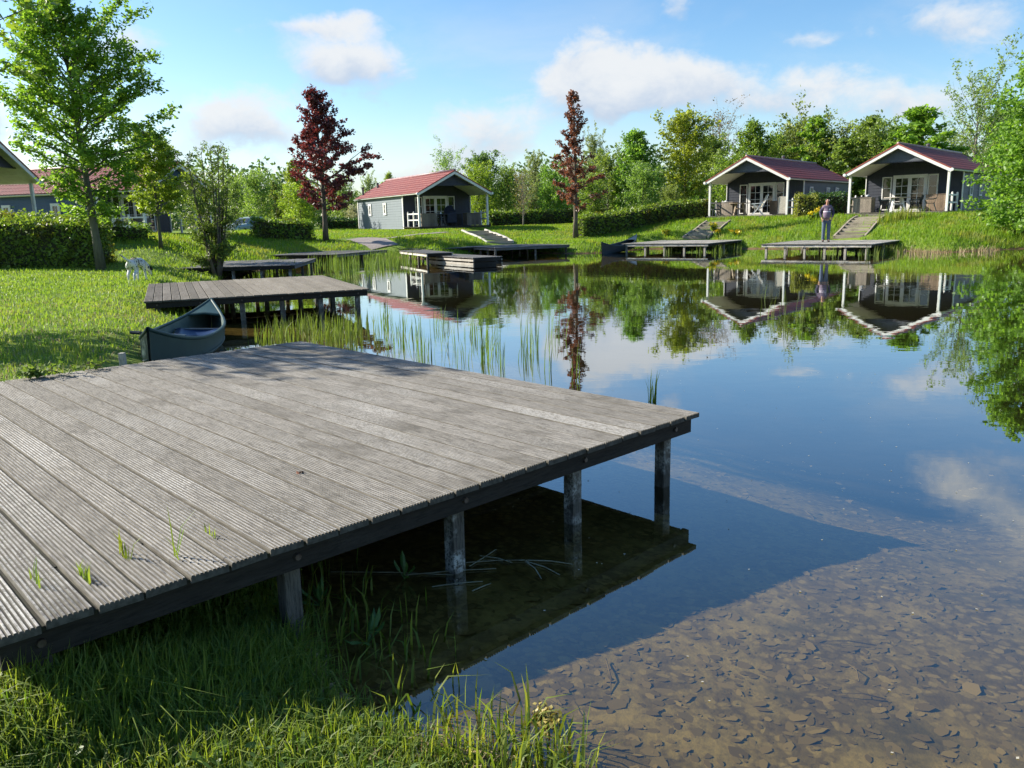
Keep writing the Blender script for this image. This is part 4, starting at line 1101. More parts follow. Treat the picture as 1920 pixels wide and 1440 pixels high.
# ------------------------------------------------------------------ vegetation
L_GREEN = leafmat('leaf_green', (.10,.19,.035), (.20,.295,.06))
L_LIME = leafmat('leaf_lime', (.16,.24,.03), (.27,.35,.06))
L_BRIGHT = leafmat('leaf_bright', (.11,.20,.028), (.21,.31,.055))
L_YEL = leafmat('leaf_yellow_green', (.175,.22,.03), (.28,.335,.055))
L_MID = leafmat('leaf_mid', (.12,.195,.05), (.205,.29,.08))
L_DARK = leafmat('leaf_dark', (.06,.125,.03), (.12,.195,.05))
L_PALE = leafmat('leaf_pale', (.17,.22,.10), (.26,.31,.16))
L_OLIVE = leafmat('leaf_olive', (.14,.195,.055), (.225,.29,.09))
L_BROWN = leafmat('leaf_brown', (.15,.115,.045), (.20,.15,.065))
L_RED = leafmat('leaf_red', (.10,.042,.043), (.195,.098,.088), .38, (1.6,.6,.5), .4)
L_COPPER = leafmat('leaf_copper', (.14,.072,.048), (.245,.145,.10), .38, (1.5,.8,.5), .4)
L_HEDGE = leafmat('hedge_leaf', (.10,.19,.03), (.22,.32,.06), .4, patch=((.12,.13,.03), .8))
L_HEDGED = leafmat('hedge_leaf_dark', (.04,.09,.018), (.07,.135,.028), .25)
L_HEDGEY = leafmat('hedge_leaf_yellow', (.13,.16,.025), (.30,.28,.05), .3)
L_BLOS = leafmat('blossom', (.2,.22,.13), (.5,.48,.42), .3)
L_SHRUB = leafmat('willow_leaf', (.085,.15,.03), (.16,.24,.06), .45)
M_BARK = plain('bark', (.14,.115,.085), (.075,.062,.048), .9, 6, (3,3,.6), bump=.6)
M_BARKG = plain('green_bark', (.13,.125,.085), (.08,.082,.055), .9, 6, (3,3,.6), bump=.6)
M_BARKP = plain('pale_bark', (.26,.235,.2), (.17,.15,.125), .9, 6, (3,3,.6), bump=.5)


def leaves(P, size, rng_, upb=.5, asp=.55, droop=None, fold=.25):
    """rhombic leaf pairs at points P; returns verts, faces"""
    n_ = len(P)
    nrm = rng_.normal(size=(n_,3)); nrm[:,2] = np.abs(nrm[:,2])*.6+upb; nrm /= np.linalg.norm(nrm, axis=1)[:,None]
    u_ = rng_.normal(size=(n_,3))
    if droop is not None: u_[:,2] -= droop
    u_ -= nrm*(u_*nrm).sum(1)[:,None]; u_ /= np.linalg.norm(u_, axis=1)[:,None]
    v_ = np.cross(nrm, u_)
    s = (np.asarray(size)*rng_.uniform(.65,1.25,n_))[:,None]
    a = P-u_*s*.55; b = P+u_*s*.55; mdl = P-u_*s*.05
    c = mdl+v_*s*asp*.5-nrm*s*fold*.3; d = mdl-v_*s*asp*.5-nrm*s*fold*.3
    V = np.stack([a, c, b, d], 1).reshape(-1, 3)
    i = np.arange(n_)[:,None]*4
    F = np.concatenate([i+[0,1,2], i+[0,2,3]], 0)
    return V, F
def flat_leaves(P, size, rng_, tilt=.12):
    """rounded, slightly curled six-cornered leaves lying flat"""
    n_ = len(P); a0 = rng_.uniform(0, 2*math.pi, n_); s = np.asarray(size)
    el_ = rng_.uniform(.45, .8, n_); V = np.zeros((n_, 6, 3))
    tx, ty = rng_.normal(0, tilt, n_), rng_.normal(0, tilt, n_)
    for k in range(6):
        t = k*math.pi/3; r_ = s*.5*rng_.uniform(.75, 1.15, n_)
        lx, ly = np.cos(t)*r_*(1.25 if k == 0 else 1), np.sin(t)*r_*el_
        x = lx*np.cos(a0)-ly*np.sin(a0); y = lx*np.sin(a0)+ly*np.cos(a0)
        V[:,k,0] = P[:,0]+x; V[:,k,1] = P[:,1]+y; V[:,k,2] = P[:,2]+tx*x+ty*y+np.abs(ly)*rng_.uniform(-.1,.25,n_)
    return V.reshape(-1, 3), np.arange(n_*6).reshape(n_, 6)
def tree_geo(seed, H, prof, tlow=.16, nl=40, el=(10,55), N_=6000, ls=.14, r0=.1, sub=5, curve=.15, lean=(0,0), spread=.10, upb=.5, droop=.0, asp=.6, ltop=1.0, tipdroop=.0, twig=.42, stems=1, inner=.12, gap=0.0, wind=(0,0)):
    """trunk with limbs and twigs, and a crown of separate leaves along the twigs"""
    rg = np.random.default_rng(seed); tr = MB(); LP = []; W = []
    segs = []
    for st in range(stems):
        if stems > 1:
            a0 = 2*math.pi*st/stems+rg.uniform(-.4,.4); sl = rg.uniform(.12,.42); hh = H*rg.uniform(.62,1.0)
            off = np.array([math.cos(a0), math.sin(a0), 0])
            path = [off*.05*1, ]
            path = [off*(.06+sl*hh*.5*(k/7)**.8)+np.array([0,0,hh*k/7]) for k in range(8)]
        else:
            w1, w2 = rg.uniform(-.03,.03,2)
            path = [np.array([lean[0]*t*t*H+w1*math.sin(t*5)*H*.3, lean[1]*t*t*H+w2*math.sin(t*4)*H*.3, H*t]) for t in np.linspace(0, .97, 9)]; hh = H
        rr = [r0*((1-k/(len(path)-1))**.8*.93+.07)*(1.25 if k == 0 else 1) for k in range(len(path))]
        tr.tube(path, rr, 8)
        path = np.array(path)
        m_ = max(4, nl//stems)
        for i in range(m_):
            t = tlow+(1-tlow)*((i+rg.uniform(.1,.9))/m_)
            p = np.array([np.interp(t, np.linspace(0, 1, len(path)), path[:,k]) for k in range(3)])
            az_ = 2.399*i+rg.uniform(-.5,.5)+seed
            Rl = prof(t, az_)*rg.uniform(.7,1.12)
            if Rl < .05: continue
            e = R(el[0]+(el[1]-el[0])*t+rg.uniform(-8,8))
            dv_ = np.array([math.cos(az_)*math.cos(e), math.sin(az_)*math.cos(e), math.sin(e)])
            L = Rl/max(.3, math.cos(e))
            ss = np.linspace(0, 1, 6)
            pts = p+dv_*L*ss[:,None]; pts[:,2] += curve*L*ss**2; pts[:,2] -= tipdroop*L*ss**3
            pts[:,0] += wind[0]*L*ss**2; pts[:,1] += wind[1]*L*ss**2
            pts[1:-1] += rg.normal(size=(4,3))*L*.025
            rb = max(.006, r0*.42*(1-t*.7)*min(1, L/2.0))
            tr.tube(pts, [rb*(1-.85*s) for s in ss], 5, cap=False)
            segs.append((pts, L))
    for pts, L in segs:
        main = np.array(pts)
        W.append((main, L*.9))
        for k in range(sub):
            s = rg.uniform(.22, .98); q = np.array([np.interp(s, np.linspace(0,1,6), main[:,c]) for c in range(3)])
            base = main[-1]-main[0]; base /= np.linalg.norm(base)
            dv_ = base*.8+rg.normal(size=3)*np.array([.55,.55,.35]); dv_ /= np.linalg.norm(dv_)
            l2 = L*twig*rg.uniform(.5,1.1)*(1.15-.5*s)
            tw = q+dv_*l2*np.linspace(0,1,4)[:,None]
            tw[:,2] -= tipdroop*l2*np.linspace(0,1,4)**2*.8
            tr.tube(tw, [.007*max(1,H/8), .006, .005, .003], 3, cap=False)
            W.append((tw, l2*1.2))
    wl = np.array([w[1] for w in W]); wl /= wl.sum()
    if gap: wl *= (rg.uniform(size=len(wl)) > gap); wl /= wl.sum()
    cnt = rg.multinomial(N_, wl)
    for (pts, L), c in zip(W, cnt):
        if c == 0: continue
        s = inner+(1.02-inner)*rg.uniform(size=c)**.75
        k = len(pts)
        P = np.column_stack([np.interp(s, np.linspace(0,1,k), pts[:,q]) for q in range(3)])
        LP.append(P+rg.normal(size=(c,3))*spread*np.array([1,1,.75]))
    P = np.concatenate(LP)
    P = P[P[:,2] > .05]
    V, F = leaves(P, ls, rg, upb, asp, droop)
    n_ = len(P); ti = np.clip(rg.normal(.5,.25,n_), 0, 1)
    return tr, V, F, np.concatenate([ti, ti])
def tree(name, label, cat, loc, geo, leaf, bark, group=None, rz=0, sc=(1,1,1), smooth=True):
    root = empty(name, loc, rz); root.scale = sc; tag(root, label, cat, group)
    tr, V, F, T = geo
    tr.build('trunk', bark, root, smooth=True)
    link('crown', np_mesh('crown', V, F, leaf, tint=T), root)
    return root
ip = lambda xs, ys: (lambda t, a=0: float(np.interp(t, xs, ys)))

# the tall tree on the left lawn
tp = gat(190, 506.5); Y1 = tp.y
def sc_px(h, Y): return h*Y/FPX
def prof1(t, a):
    r = np.interp(t, [0,.14,.2,.28,.4,.5,.62,.75,.83,.9,1], [0,.3,.95,1.6,2.3,2.55,2.3,1.55,.9,.45,.12])
    c = math.cos(a)
    if c > 0: r *= 1+.18*c*(t < .62)-.15*c*(t > .75)
    else: r *= 1-.06*c
    return r
H1 = sc_px(500, Y1)*1.0
s1 = H1/8.0
geo = tree_geo(11, H1, lambda t, a: prof1(t, a)*s1*.80, tlow=.19, nl=92, el=(6,62), N_=27000, ls=.12*s1, r0=.125*s1, sub=8, curve=.12, lean=(-.055,0), spread=.085*s1, upb=.75, tipdroop=.13, twig=.4, inner=.1, asp=.62, wind=(.05,-.02))
tree('lawn_tree', 'tall bright green tree on the lawn beside the big hedge, left of the dog', 'tree', tp, geo, L_BRIGHT, M_BARKG)
# tree just beyond the left edge; only a few leafy twigs reach into view
geo = tree_geo(17, 4.3, lambda t, a: np.interp(t, [0,.25,.35,.6,.85,1],[0,.3,1.5,1.6,1.1,.3])*(1+.75*max(0, math.cos(a+.05))**4), tlow=.27, nl=46, N_=9000, ls=.11, r0=.1, spread=.08, upb=.7, tipdroop=.1)
tree('lawn_tree', 'leafy twigs at the left edge of a tree standing mostly out of view', 'tree', (-8.7,10.0,g(-8.7,10.0)), geo, L_BRIGHT, M_BARKG)
# second, smaller tree before the blue cabin
t2 = gat(302, 466); s2 = sc_px(205, t2.y)/6.0
geo = tree_geo(23, 6.0*s2, lambda t, a: s2*np.interp(t, [0,.25,.35,.55,.75,.9,1], [0,.2,1.5,1.65,1.3,.7,.2]), tlow=.3, nl=50, el=(0,50), N_=15000, ls=.14*s2, r0=.10*s2, sub=6, spread=.1*s2, upb=.6, tipdroop=.1)
tree('young_tree', 'smaller lime green tree on a thin trunk before the blue cabin', 'tree', t2, geo, L_LIME, M_BARKG)
# the two dark red trees
r1 = gat(611, 452); s3 = sc_px(268, r1.y)/7.0
geo = tree_geo(31, 7.0*s3, lambda t, a: s3*np.interp(t, [0,.17,.24,.34,.45,.52,.6,.7,.82,.92,1], [0,.3,1.6,2.1,2.15,1.6,1.15,1.0,.62,.42,.12])*(1+.12*math.cos(a)), tlow=.2, nl=62, el=(12,58), N_=11500, ls=.155*s3, r0=.13*s3, sub=6, curve=.1, spread=.085*s3, upb=.4, tipdroop=.14, asp=.6, twig=.36, gap=.22, wind=(.06,0))
tree('red_tree', 'dark red leaved tree left of the grey walled cabin', 'tree', r1, geo, L_RED, M_BARK, 'red leaved trees')
r2 = gat(1079, 446); s4 = sc_px(257, r2.y)/7.0
geo = tree_geo(37, 7.0*s4, lambda t, a: s4*np.interp(t, [0,.17,.25,.35,.5,.6,.7,.8,.9,1], [0,.25,1.4,1.3,1.1,.7,.55,.5,.3,.08])*(1-.1*math.cos(a)), tlow=.2, nl=44, el=(10,60), N_=5200, ls=.15*s4, r0=.12*s4, sub=5, curve=.12, spread=.07*s4, upb=.35, tipdroop=.1, asp=.55, twig=.36, gap=.22, wind=(.03,0))
tree('red_tree', 'sparser copper red tree at the near end of the clipped hedge, mirrored in the pond', 'tree', r2, geo, L_COPPER, M_BARK, 'red leaved trees')
# multi-stemmed willow shrub by the second jetty
ws_ = gat(408, 521); s5 = sc_px(252, ws_.y)/4.2
geo = tree_geo(41, 4.3*s5, lambda t, a: s5*np.interp(t, [0,.1,.3,.6,1], [.5,.75,.7,.42,.14]), tlow=.06, nl=150, el=(22,60), N_=9500, ls=.095*s5, r0=.05*s5, sub=3, curve=.05, spread=.055*s5, upb=.3, asp=.34, twig=.4, stems=11)
tree('willow_shrub', 'many stemmed willow shrub with small leaves behind the boarded jetty', 'shrub', ws_, geo, L_SHRUB, M_BARK)
# big bush at the right edge
bx = Vector((21.6,32.7,0)); bx.z = g(bx.x, bx.y)
geo = tree_geo(47, 7.2, lambda t, a: np.interp(t, [0,.08,.2,.45,.6,.75,.9,1], [2.2,2.8,2.7,2.6,2.1,1.6,.9,.3]), tlow=.03, nl=110, el=(0,50), N_=24000, ls=.17, r0=.12, sub=6, curve=.1, spread=.13, upb=.5, tipdroop=.12, twig=.34, asp=.62)
tree('waterside_bush', 'tall bright green bush at the water on the right edge', 'bush', bx, geo, L_BRIGHT, M_BARKG)

# --- prototypes for the trees behind the cabins
PROTO = {}
def proto(k, *a, **kw): PROTO.setdefault(k, []).append(tree_geo(*a, **kw))
rnd_p = lambda xs, ys, H=8: (lambda t, a: np.interp(t, xs, ys))
for sd in (1, 2):
    proto('round', 100+sd, 8, rnd_p([0,.15,.25,.5,.75,.92,1],[0,.5,2.2,2.6,2.0,1.0,.3]), tlow=.15, nl=54, el=(5,65), N_=8500, ls=.24, r0=.13, sub=6, spread=.16, upb=.45, twig=.4)
    proto('cone', 110+sd, 8, rnd_p([0,.08,.2,.4,.7,1],[.6,2.0,2.4,2.1,1.2,.12]), tlow=.06, nl=64, el=(8,58), N_=8500, ls=.24, r0=.12, sub=5, spread=.15, upb=.45, twig=.38)
    proto('bush', 120+sd, 5, rnd_p([0,.2,.5,.8,1],[2.2,2.7,2.6,1.8,.5]), tlow=.03, nl=60, el=(5,70), N_=7500, ls=.22, r0=.09, sub=5, spread=.18, upb=.4, twig=.4)
    proto('willow', 130+sd, 8, rnd_p([0,.1,.3,.6,.85,1],[.8,1.8,2.0,1.5,.9,.3]), tlow=.08, nl=70, el=(40,74), N_=6500, ls=.26, r0=.1, sub=3, spread=.07, upb=.1, asp=.28, twig=.3, curve=.25)
    proto('bare', 140+sd, 8, rnd_p([0,.2,.3,.55,.8,1],[0,.5,1.9,2.3,1.7,.5]), tlow=.2, nl=60, el=(20,65), N_=1500, ls=.16, r0=.12, sub=9, spread=.1, upb=.3, twig=.4, curve=.15)
    proto('sparse', 150+sd, 8, rnd_p([0,.25,.35,.6,.85,1],[0,.5,2.0,2.6,2.0,.8]), tlow=.25, nl=40, el=(25,65), N_=3600, ls=.2, r0=.14, sub=7, spread=.13, upb=.4, twig=.42, gap=.2)
    proto('feather', 160+sd, 8, rnd_p([0,.06,.2,.5,.75,.9,1],[1.2,2.2,2.3,1.7,.9,.5,.1]), tlow=.05, nl=54, el=(10,66), N_=5200, ls=.34, r0=.11, sub=4, spread=.11, upb=.25, droop=.8, asp=.42, twig=.36, tipdroop=.25, wind=(.12,0))
MESHES = {}
for k, lst in PROTO.items():
    MESHES[k] = []
    for (tr, V, F, T) in lst:
        t_o = tr.build('trunk', M_BARK, None, smooth=True); tm = t_o.data; bpy.data.objects.remove(t_o)
        cm_ = np_mesh('crown', V, F, L_MID, tint=T)
        MESHES[k].append((tm, cm_, k))
PH = dict(round=(8.4,2.9), cone=(8.2,2.5), bush=(5.4,2.9), willow=(8.8,2.2), bare=(8.4,2.5), sparse=(8.5,2.8), feather=(8.2,2.4))
cnt_ = [0]
def bgtree(px, top, Y, half, kind, leaf, label, name='tree', cat='tree', bark=None, group='trees behind the cabins', base=None):
    cnt_[0] += 1; i = cnt_[0]
    P = atd(px, top, Y); Hh = P.z
    gz = g(P.x, P.y); H0, R0 = PH[kind]
    tm, cm_, _ = MESHES[kind][i % 2]
    sz = (Hh-gz)/H0; sr_ = half*Y/FPX/R0
    root = empty(name, (P.x, P.y, gz-.05), i*1.7); root.scale = (sr_, sr_, sz); tag(root, label, cat, group)
    o = link('trunk', tm, root); o.material_slots[0].link = 'OBJECT'; o.material_slots[0].material = bark or M_BARK
    o = link('crown', cm_, root); o.material_slots[0].link = 'OBJECT'; o.material_slots[0].material = leaf
    return root
BT = [
 (480,342,62,40,'bush',L_MID,'olive green willow bush behind the parked car','bush','bush'),
 (441,352,66,36,'bush',L_MID,'green bush behind the willow shrub, left of the parked car','bush','bush'),
 (514,338,70,36,'cone',L_OLIVE,'dull green tree between the car and the lime tree behind the red leaved tree','tree','tree'),
 (548,296,58,30,'cone',L_LIME,'lime green tree rising behind the left side of the dark red tree','tree','tree'),
 (560,362,56,45,'bush',L_LIME,'lime green bush low behind the dark red tree','bush','bush'),
 (640,352,66,34,'bush',L_OLIVE,'olive bush behind the right side of the dark red tree','bush','bush'),
 (690,336,84,26,'willow',L_PALE,'pale spiky willow over the rear roof end of the grey cabin','tree','tree'),
 (728,320,74,22,'cone',L_LIME,'small lime tree top above the roof of the grey cabin','tree','tree'),
 (838,302,76,36,'sparse',L_MID,'loose green crown peeping over the ridge of the grey cabin','tree','tree'),
 (905,295,64,40,'round',L_DARK,'dark green round tree right of the grey cabin gable','tree','tree'),
 (896,330,60,34,'bush',L_LIME,'lime bush below the dark tree at the grey cabin','bush','bush'),
 (948,336,60,38,'bush',L_GREEN,'big rounded dark green bush right of the grey cabin','bush','bush'),
 (979,330,55,27,'bare',L_BROWN,'nearly bare brown tree over the back hedge','tree','tree'),
 (1003,295,74,30,'willow',L_PALE,'pale spiky willow between the bare tree and the copper red tree','tree','tree'),
 (1037,330,62,36,'bush',L_GREEN,'green bush left behind the copper red tree','bush','bush'),
 (1030,350,74,50,'cone',L_MID,'mid green tree far behind the copper red tree','tree','tree'),
 (1114,262,76,34,'willow',L_PALE,'pale green willow right behind the copper red tree top','tree','tree'),
 (1140,315,64,48,'bush',L_MID,'mid green bush between the copper red tree and the tall green tree','bush','bush'),
 (1108,348,58,38,'bush',L_GREEN,'dark green bush behind the copper red tree trunk','bush','bush'),
 (1192,238,63,56,'cone',L_GREEN,'tall mid green tree left of the yellow green tree','tree','tree'),
 (1206,330,58,46,'bush',L_MID,'green bush at the foot of the tall mid green tree','bush','bush'),
 (1286,222,64,62,'round',L_YEL,'tall yellow green tree with a visible trunk behind the clipped hedge','tree','tree'),
 (1258,362,54,26,'bush',L_OLIVE,'small yellowish bush under the yellow green tree','bush','bush'),
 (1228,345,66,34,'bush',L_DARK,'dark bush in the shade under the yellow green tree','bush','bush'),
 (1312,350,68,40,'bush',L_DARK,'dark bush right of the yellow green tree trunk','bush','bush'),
 (1350,226,76,54,'bare',L_BROWN,'brownish half bare tree right of the yellow green tree','tree','tree'),
 (1340,270,72,48,'round',L_OLIVE,'olive brown tree in front of the half bare tree','tree','tree'),
 (1415,220,66,50,'cone',L_GREEN,'pointed dark green tree left of the recliner cabin ridge','tree','tree'),
 (1374,312,58,46,'bush',L_BRIGHT,'bright green bush behind the left porch post of the recliner cabin','bush','bush'),
 (1462,246,74,50,'cone',L_MID,'slim pale tree above the ridge of the recliner cabin','tree','tree'),
 (1536,212,68,58,'feather',L_BRIGHT,'tall thin feathery tree above the roof of the recliner cabin','tree','tree'),
 (1500,262,72,70,'bush',L_OLIVE,'olive bush behind the roof of the recliner cabin','bush','bush'),
 (1573,266,68,78,'bush',L_OLIVE,'wide olive bush behind the gap between the two navy cabins','bush','bush'),
 (1632,214,66,72,'feather',L_BRIGHT,'feathery tree above the left roof edge of the cabin behind the man','tree','tree'),
 (1590,255,64,60,'feather',L_MID,'smaller feathery tree in the gap between the two navy cabins','tree','tree'),
 (1728,194,60,95,'feather',L_BRIGHT,'broad bright tree with large leaves above the ridge of the right hand cabin','tree','tree'),
 (1682,232,62,66,'feather',L_GREEN,'bright leaved tree just left of the right hand cabin ridge','tree','tree'),
 (1838,176,62,66,'sparse',L_OLIVE,'open olive tree with visible limbs behind the waterside bush','tree','tree'),
 (1790,265,68,44,'sparse',L_OLIVE,'low sparse olive tree behind the rear roof of the right hand cabin','tree','tree'),
 (1880,215,70,50,'round',L_MID,'mid green tree behind the waterside bush','tree','tree'),
 (1650,262,64,70,'bush',L_MID,'green bush mass behind the left roof edge of the right hand cabin','bush','bush'),
 (1440,290,70,60,'bush',L_GREEN,'green bush behind the ridge of the recliner cabin','bush','bush'),
 (664,392,64,22,'bush',L_BLOS,'pale blossoming hawthorn at the rear corner of the grey cabin','bush','bush'),
]
for (px, top, Y, half, kind, leaf, lab, nm, ct) in BT:
    bgtree(px, top, Y, half, kind, leaf, lab, nm+('' if nm == 'bush' else ''), ct, M_BARKP if kind in ('bare','sparse') else None)

# a far wood closing the horizon
rg = np.random.default_rng(3); PP = []
for k in range(520):
    X = rg.uniform(-75, 140); Y = rg.uniform(86, 118); hh = rg.uniform(5.0, 8.5)*(.8+.35*math.sin(X*.13)); r_ = rg.uniform(1.8,3.4)
    q = rg.normal(size=(150,3)); q /= np.linalg.norm(q, axis=1)[:,None]; q *= rg.uniform(.4,1,(150,1))**.4
    PP.append(np.column_stack([X+q[:,0]*r_, Y+q[:,1]*r_, 1.2+np.maximum(.2, hh*.52+q[:,2]*hh*.5)]))
PP = np.concatenate(PP); V, F = leaves(PP, .55, rg, .35, .7)
t_ = rg.uniform(0, 1, len(PP))
tag(link('distant_wood', np_mesh('distant_wood', V, F, leafmat('far_leaf', (.08,.13,.05), (.13,.19,.07), .3), tint=np.concatenate([t_, t_]))), 'low green wood far behind the cabins and hedges', 'wood', kind='stuff')

# ------------------------------------------------------------------ hedges
def hedge(label, p0, p1, h, th_, leaf, seed, dens=200, ls=.10, name='hedge', lump=.07, group='clipped hedges', back=1):
    a = Vector((p0[0], p0[1])); b = Vector((p1[0], p1[1])); d = b-a; L = d.length; d.normalize(); nn = Vector((-d.y, d.x))
    if nn.y < 0: nn = -nn
    rg = np.random.default_rng(seed)
    mid = a+d*L/2
    root = empty(name, (a.x, a.y, 0)); tag(root, label, 'hedge', group)
    def surf(n_, inset):
        # front, top, ends, back
        ar = [L*h, L*th_, th_*h, th_*h, L*h*.7]; ar = np.array(ar)/sum(ar); k = rg.multinomial(n_, ar); out = []
        for q, c in enumerate(k):
            s = rg.uniform(0, L, c); w_ = rg.uniform(0, th_, c); zz = h*rg.uniform(0, 1, c)
            if q == 0: w_ = np.zeros(c)
            if q == 1: zz = np.full(c, h)
            if q == 2: s = np.zeros(c)
            if q == 3: s = np.full(c, L)
            if q == 4: w_ = np.full(c, th_)
            out.append(np.column_stack([s, w_, zz]))
        return np.concatenate(out)
    n_ = int((L*h*1.7+L*th_+2*th_*h)*dens)
    Q = surf(n_, 0)
    lum = np.sin(Q[:,0]*5.1+seed)*np.sin(Q[:,2]*6.3+Q[:,0]*1.7)+.6*np.sin(Q[:,0]*13+Q[:,2]*9)
    c0_ = np.array([L/2, th_/2, h*.55]); dirq = Q-c0_; dirq[:,0] *= .15; dirq /= np.linalg.norm(dirq, axis=1)[:,None]+1e-6
    Q = Q+dirq*(lum*lump)[:,None]+rg.normal(size=Q.shape)*np.array([.05,.05,.05])
    edge = np.minimum(1, np.minimum(Q[:,0], L-Q[:,0])/.3)
    Q[:,2] += rg.exponential(.03, len(Q))*(Q[:,2] > h*.85)
    P = np.column_stack([a.x+d.x*Q[:,0]+nn.x*Q[:,1], a.y+d.y*Q[:,0]+nn.y*Q[:,1], Q[:,2]])
    gz = G(P[:,0], P[:,1]); P[:,2] = np.maximum(P[:,2], .02)+gz
    P -= np.array([a.x, a.y, 0])
    V, F = leaves(P, ls, rg, .35, .7)
    t_ = np.clip(rg.normal(.5,.26,len(P)), 0, 1)
    link('foliage', np_mesh('foliage', V, F, leaf, tint=np.concatenate([t_, t_])), root)
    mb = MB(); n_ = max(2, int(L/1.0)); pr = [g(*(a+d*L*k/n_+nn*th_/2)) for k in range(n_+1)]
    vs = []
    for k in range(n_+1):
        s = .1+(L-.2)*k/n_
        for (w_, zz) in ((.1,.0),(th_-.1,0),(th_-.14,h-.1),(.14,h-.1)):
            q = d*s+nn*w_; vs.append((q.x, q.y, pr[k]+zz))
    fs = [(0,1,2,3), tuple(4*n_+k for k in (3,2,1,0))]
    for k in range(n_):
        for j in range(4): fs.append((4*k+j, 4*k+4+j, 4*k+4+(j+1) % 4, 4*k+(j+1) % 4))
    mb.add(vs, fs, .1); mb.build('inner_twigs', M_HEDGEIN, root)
    return root
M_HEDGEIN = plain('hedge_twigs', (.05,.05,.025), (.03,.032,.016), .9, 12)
a = gat(170, 503); b = gat(-130, 497)
hedge('big thick clipped hedge on the lawn at the left edge', (a.x, a.y), (b.x, b.y), sc_px(81, a.y), 1.5, L_HEDGE, 51, 420, .10)
a = gat(286, 455); b = gat(192, 453)
hedge('low hedge under the white railing of the blue cabin', (a.x, a.y), (b.x, b.y), sc_px(29, a.y), .7, L_HEDGE, 52, 300, .10)
a = gat(590, 451); b = gat(486, 448)
hedge('leafy hedge left of the dark red tree trunk', (a.x, a.y), (b.x, b.y), sc_px(31, a.y), .9, L_HEDGE, 53, 260, .13)
a = gat(1093, 444.5); b = atd(1332, 409, 49.5)
hedge('clipped hedge running from the copper red tree up to the recliner cabin', (a.x, a.y), (b.x, b.y), sc_px(36, a.y), .8, L_HEDGE, 54, 220, .13)
a = atd(915, 425, 57); b = atd(1336, 412, 60)
hedge('long low back hedge behind the lawn, right of the grey cabin', (a.x, a.y), (b.x, b.y), .95, .8, L_HEDGE, 55, 130, .17)
a = atd(668, 431, 60); b = atd(602, 434, 60)
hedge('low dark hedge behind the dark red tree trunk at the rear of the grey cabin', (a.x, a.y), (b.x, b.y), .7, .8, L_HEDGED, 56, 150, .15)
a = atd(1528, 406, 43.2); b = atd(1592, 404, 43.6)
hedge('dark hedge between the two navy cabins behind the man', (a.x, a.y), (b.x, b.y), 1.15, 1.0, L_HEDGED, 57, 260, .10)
a = atd(1493, 407, 42.6); b = atd(1530, 407, 42.4)
hedge('yellow green variegated hedge end left of the man', (a.x, a.y), (b.x, b.y), 1.12, .8, L_HEDGEY, 58, 320, .09)
# ------------------------------------------------------------------ grass and reeds
def blades(name, P, h, w, mat, seed, lean=.45, kind='stuff', label=None, cat=None, seg=2, droop=.0, wind=(.05,-.02), parent=None):
    rg = np.random.default_rng(seed); n_ = len(P)
    h = np.broadcast_to(h, (n_,))*rg.uniform(.55,1.25,n_); w = np.broadcast_to(w, (n_,))*rg.uniform(.7,1.3,n_)
    az_ = rg.uniform(0, 2*math.pi, n_); ln = np.abs(rg.normal(0, lean, n_))*h
    dx = np.cos(az_)*ln+wind[0]*h; dy = np.sin(az_)*ln+wind[1]*h
    ta = az_+math.pi/2+rg.normal(0,.5,n_); wx = np.cos(ta)*w/2; wy = np.sin(ta)*w/2
    b0 = P-np.column_stack([wx,wy,h*.05]); b1 = P+np.column_stack([wx,wy,-h*.05])
    m_ = P+np.column_stack([dx*.35,dy*.35,h*.58]); q = np.column_stack([wx,wy,np.zeros(n_)])*.8
    tip = P+np.column_stack([dx,dy,h*(1-np.minimum(.6,(ln/h)**2*.5)-droop)])
    V = np.stack([b0,b1,m_+q,m_-q,tip],1).reshape(-1,3)
    i = np.arange(n_)[:,None]*5
    F4 = i+[0,1,2,3]; F3 = i+[3,2,4]
    t_ = np.clip(rg.normal(.5,.28,n_),0,1)
    o = link(name, np_mesh(name, V, [F4,F3], mat, tint=np.concatenate([t_,t_])), parent)
    if kind or label: tag(o, label, cat, kind=kind)
    return o
G_SUN = leafmat('grass_near', (.085,.155,.02), (.23,.28,.06), .5, (1.5,1.4,.5), .5, .3)
G_LAWN = leafmat('grass_lawn', (.12,.215,.032), (.225,.315,.065), .5, (1.5,1.4,.5), .5, .3, patch=((.20,.26,.06), 1.1))
G_BANK = leafmat('grass_bank', (.115,.205,.014), (.215,.32,.035), .5, (1.5,1.4,.5), .5, .3, patch=((.24,.27,.06), .9))
G_REED = leafmat('reed_leaf', (.09,.155,.03), (.17,.235,.055), .4, (1.4,1.4,.6), .5, .3)
G_DRY = leafmat('dry_reed', (.28,.23,.12), (.38,.32,.19), .3, (1.2,1.1,.8), .7, .2)
def scatter(n_, x0, x1, y0, y1, seed, dfun):
    rg = np.random.default_rng(seed); x = rg.uniform(x0, x1, n_); y = rg.uniform(y0, y1, n_)
    d = sdist(x, y); k = rg.uniform(size=n_) < dfun(x, y, d)
    x, y, d = x[k], y[k], d[k]
    return np.column_stack([x, y, G(x, y)]), d
def deck_uv(x, y):
    return (x-1.12)*.725+(y-4.66)*.69, (x-1.12)*DKX+(y-4.66)*DKY
lump = lambda x, y, f: .5+.5*np.sin(x*f+1.7*np.sin(y*f*.7+1))*np.sin(y*f*1.13+np.sin(x*f*.6))
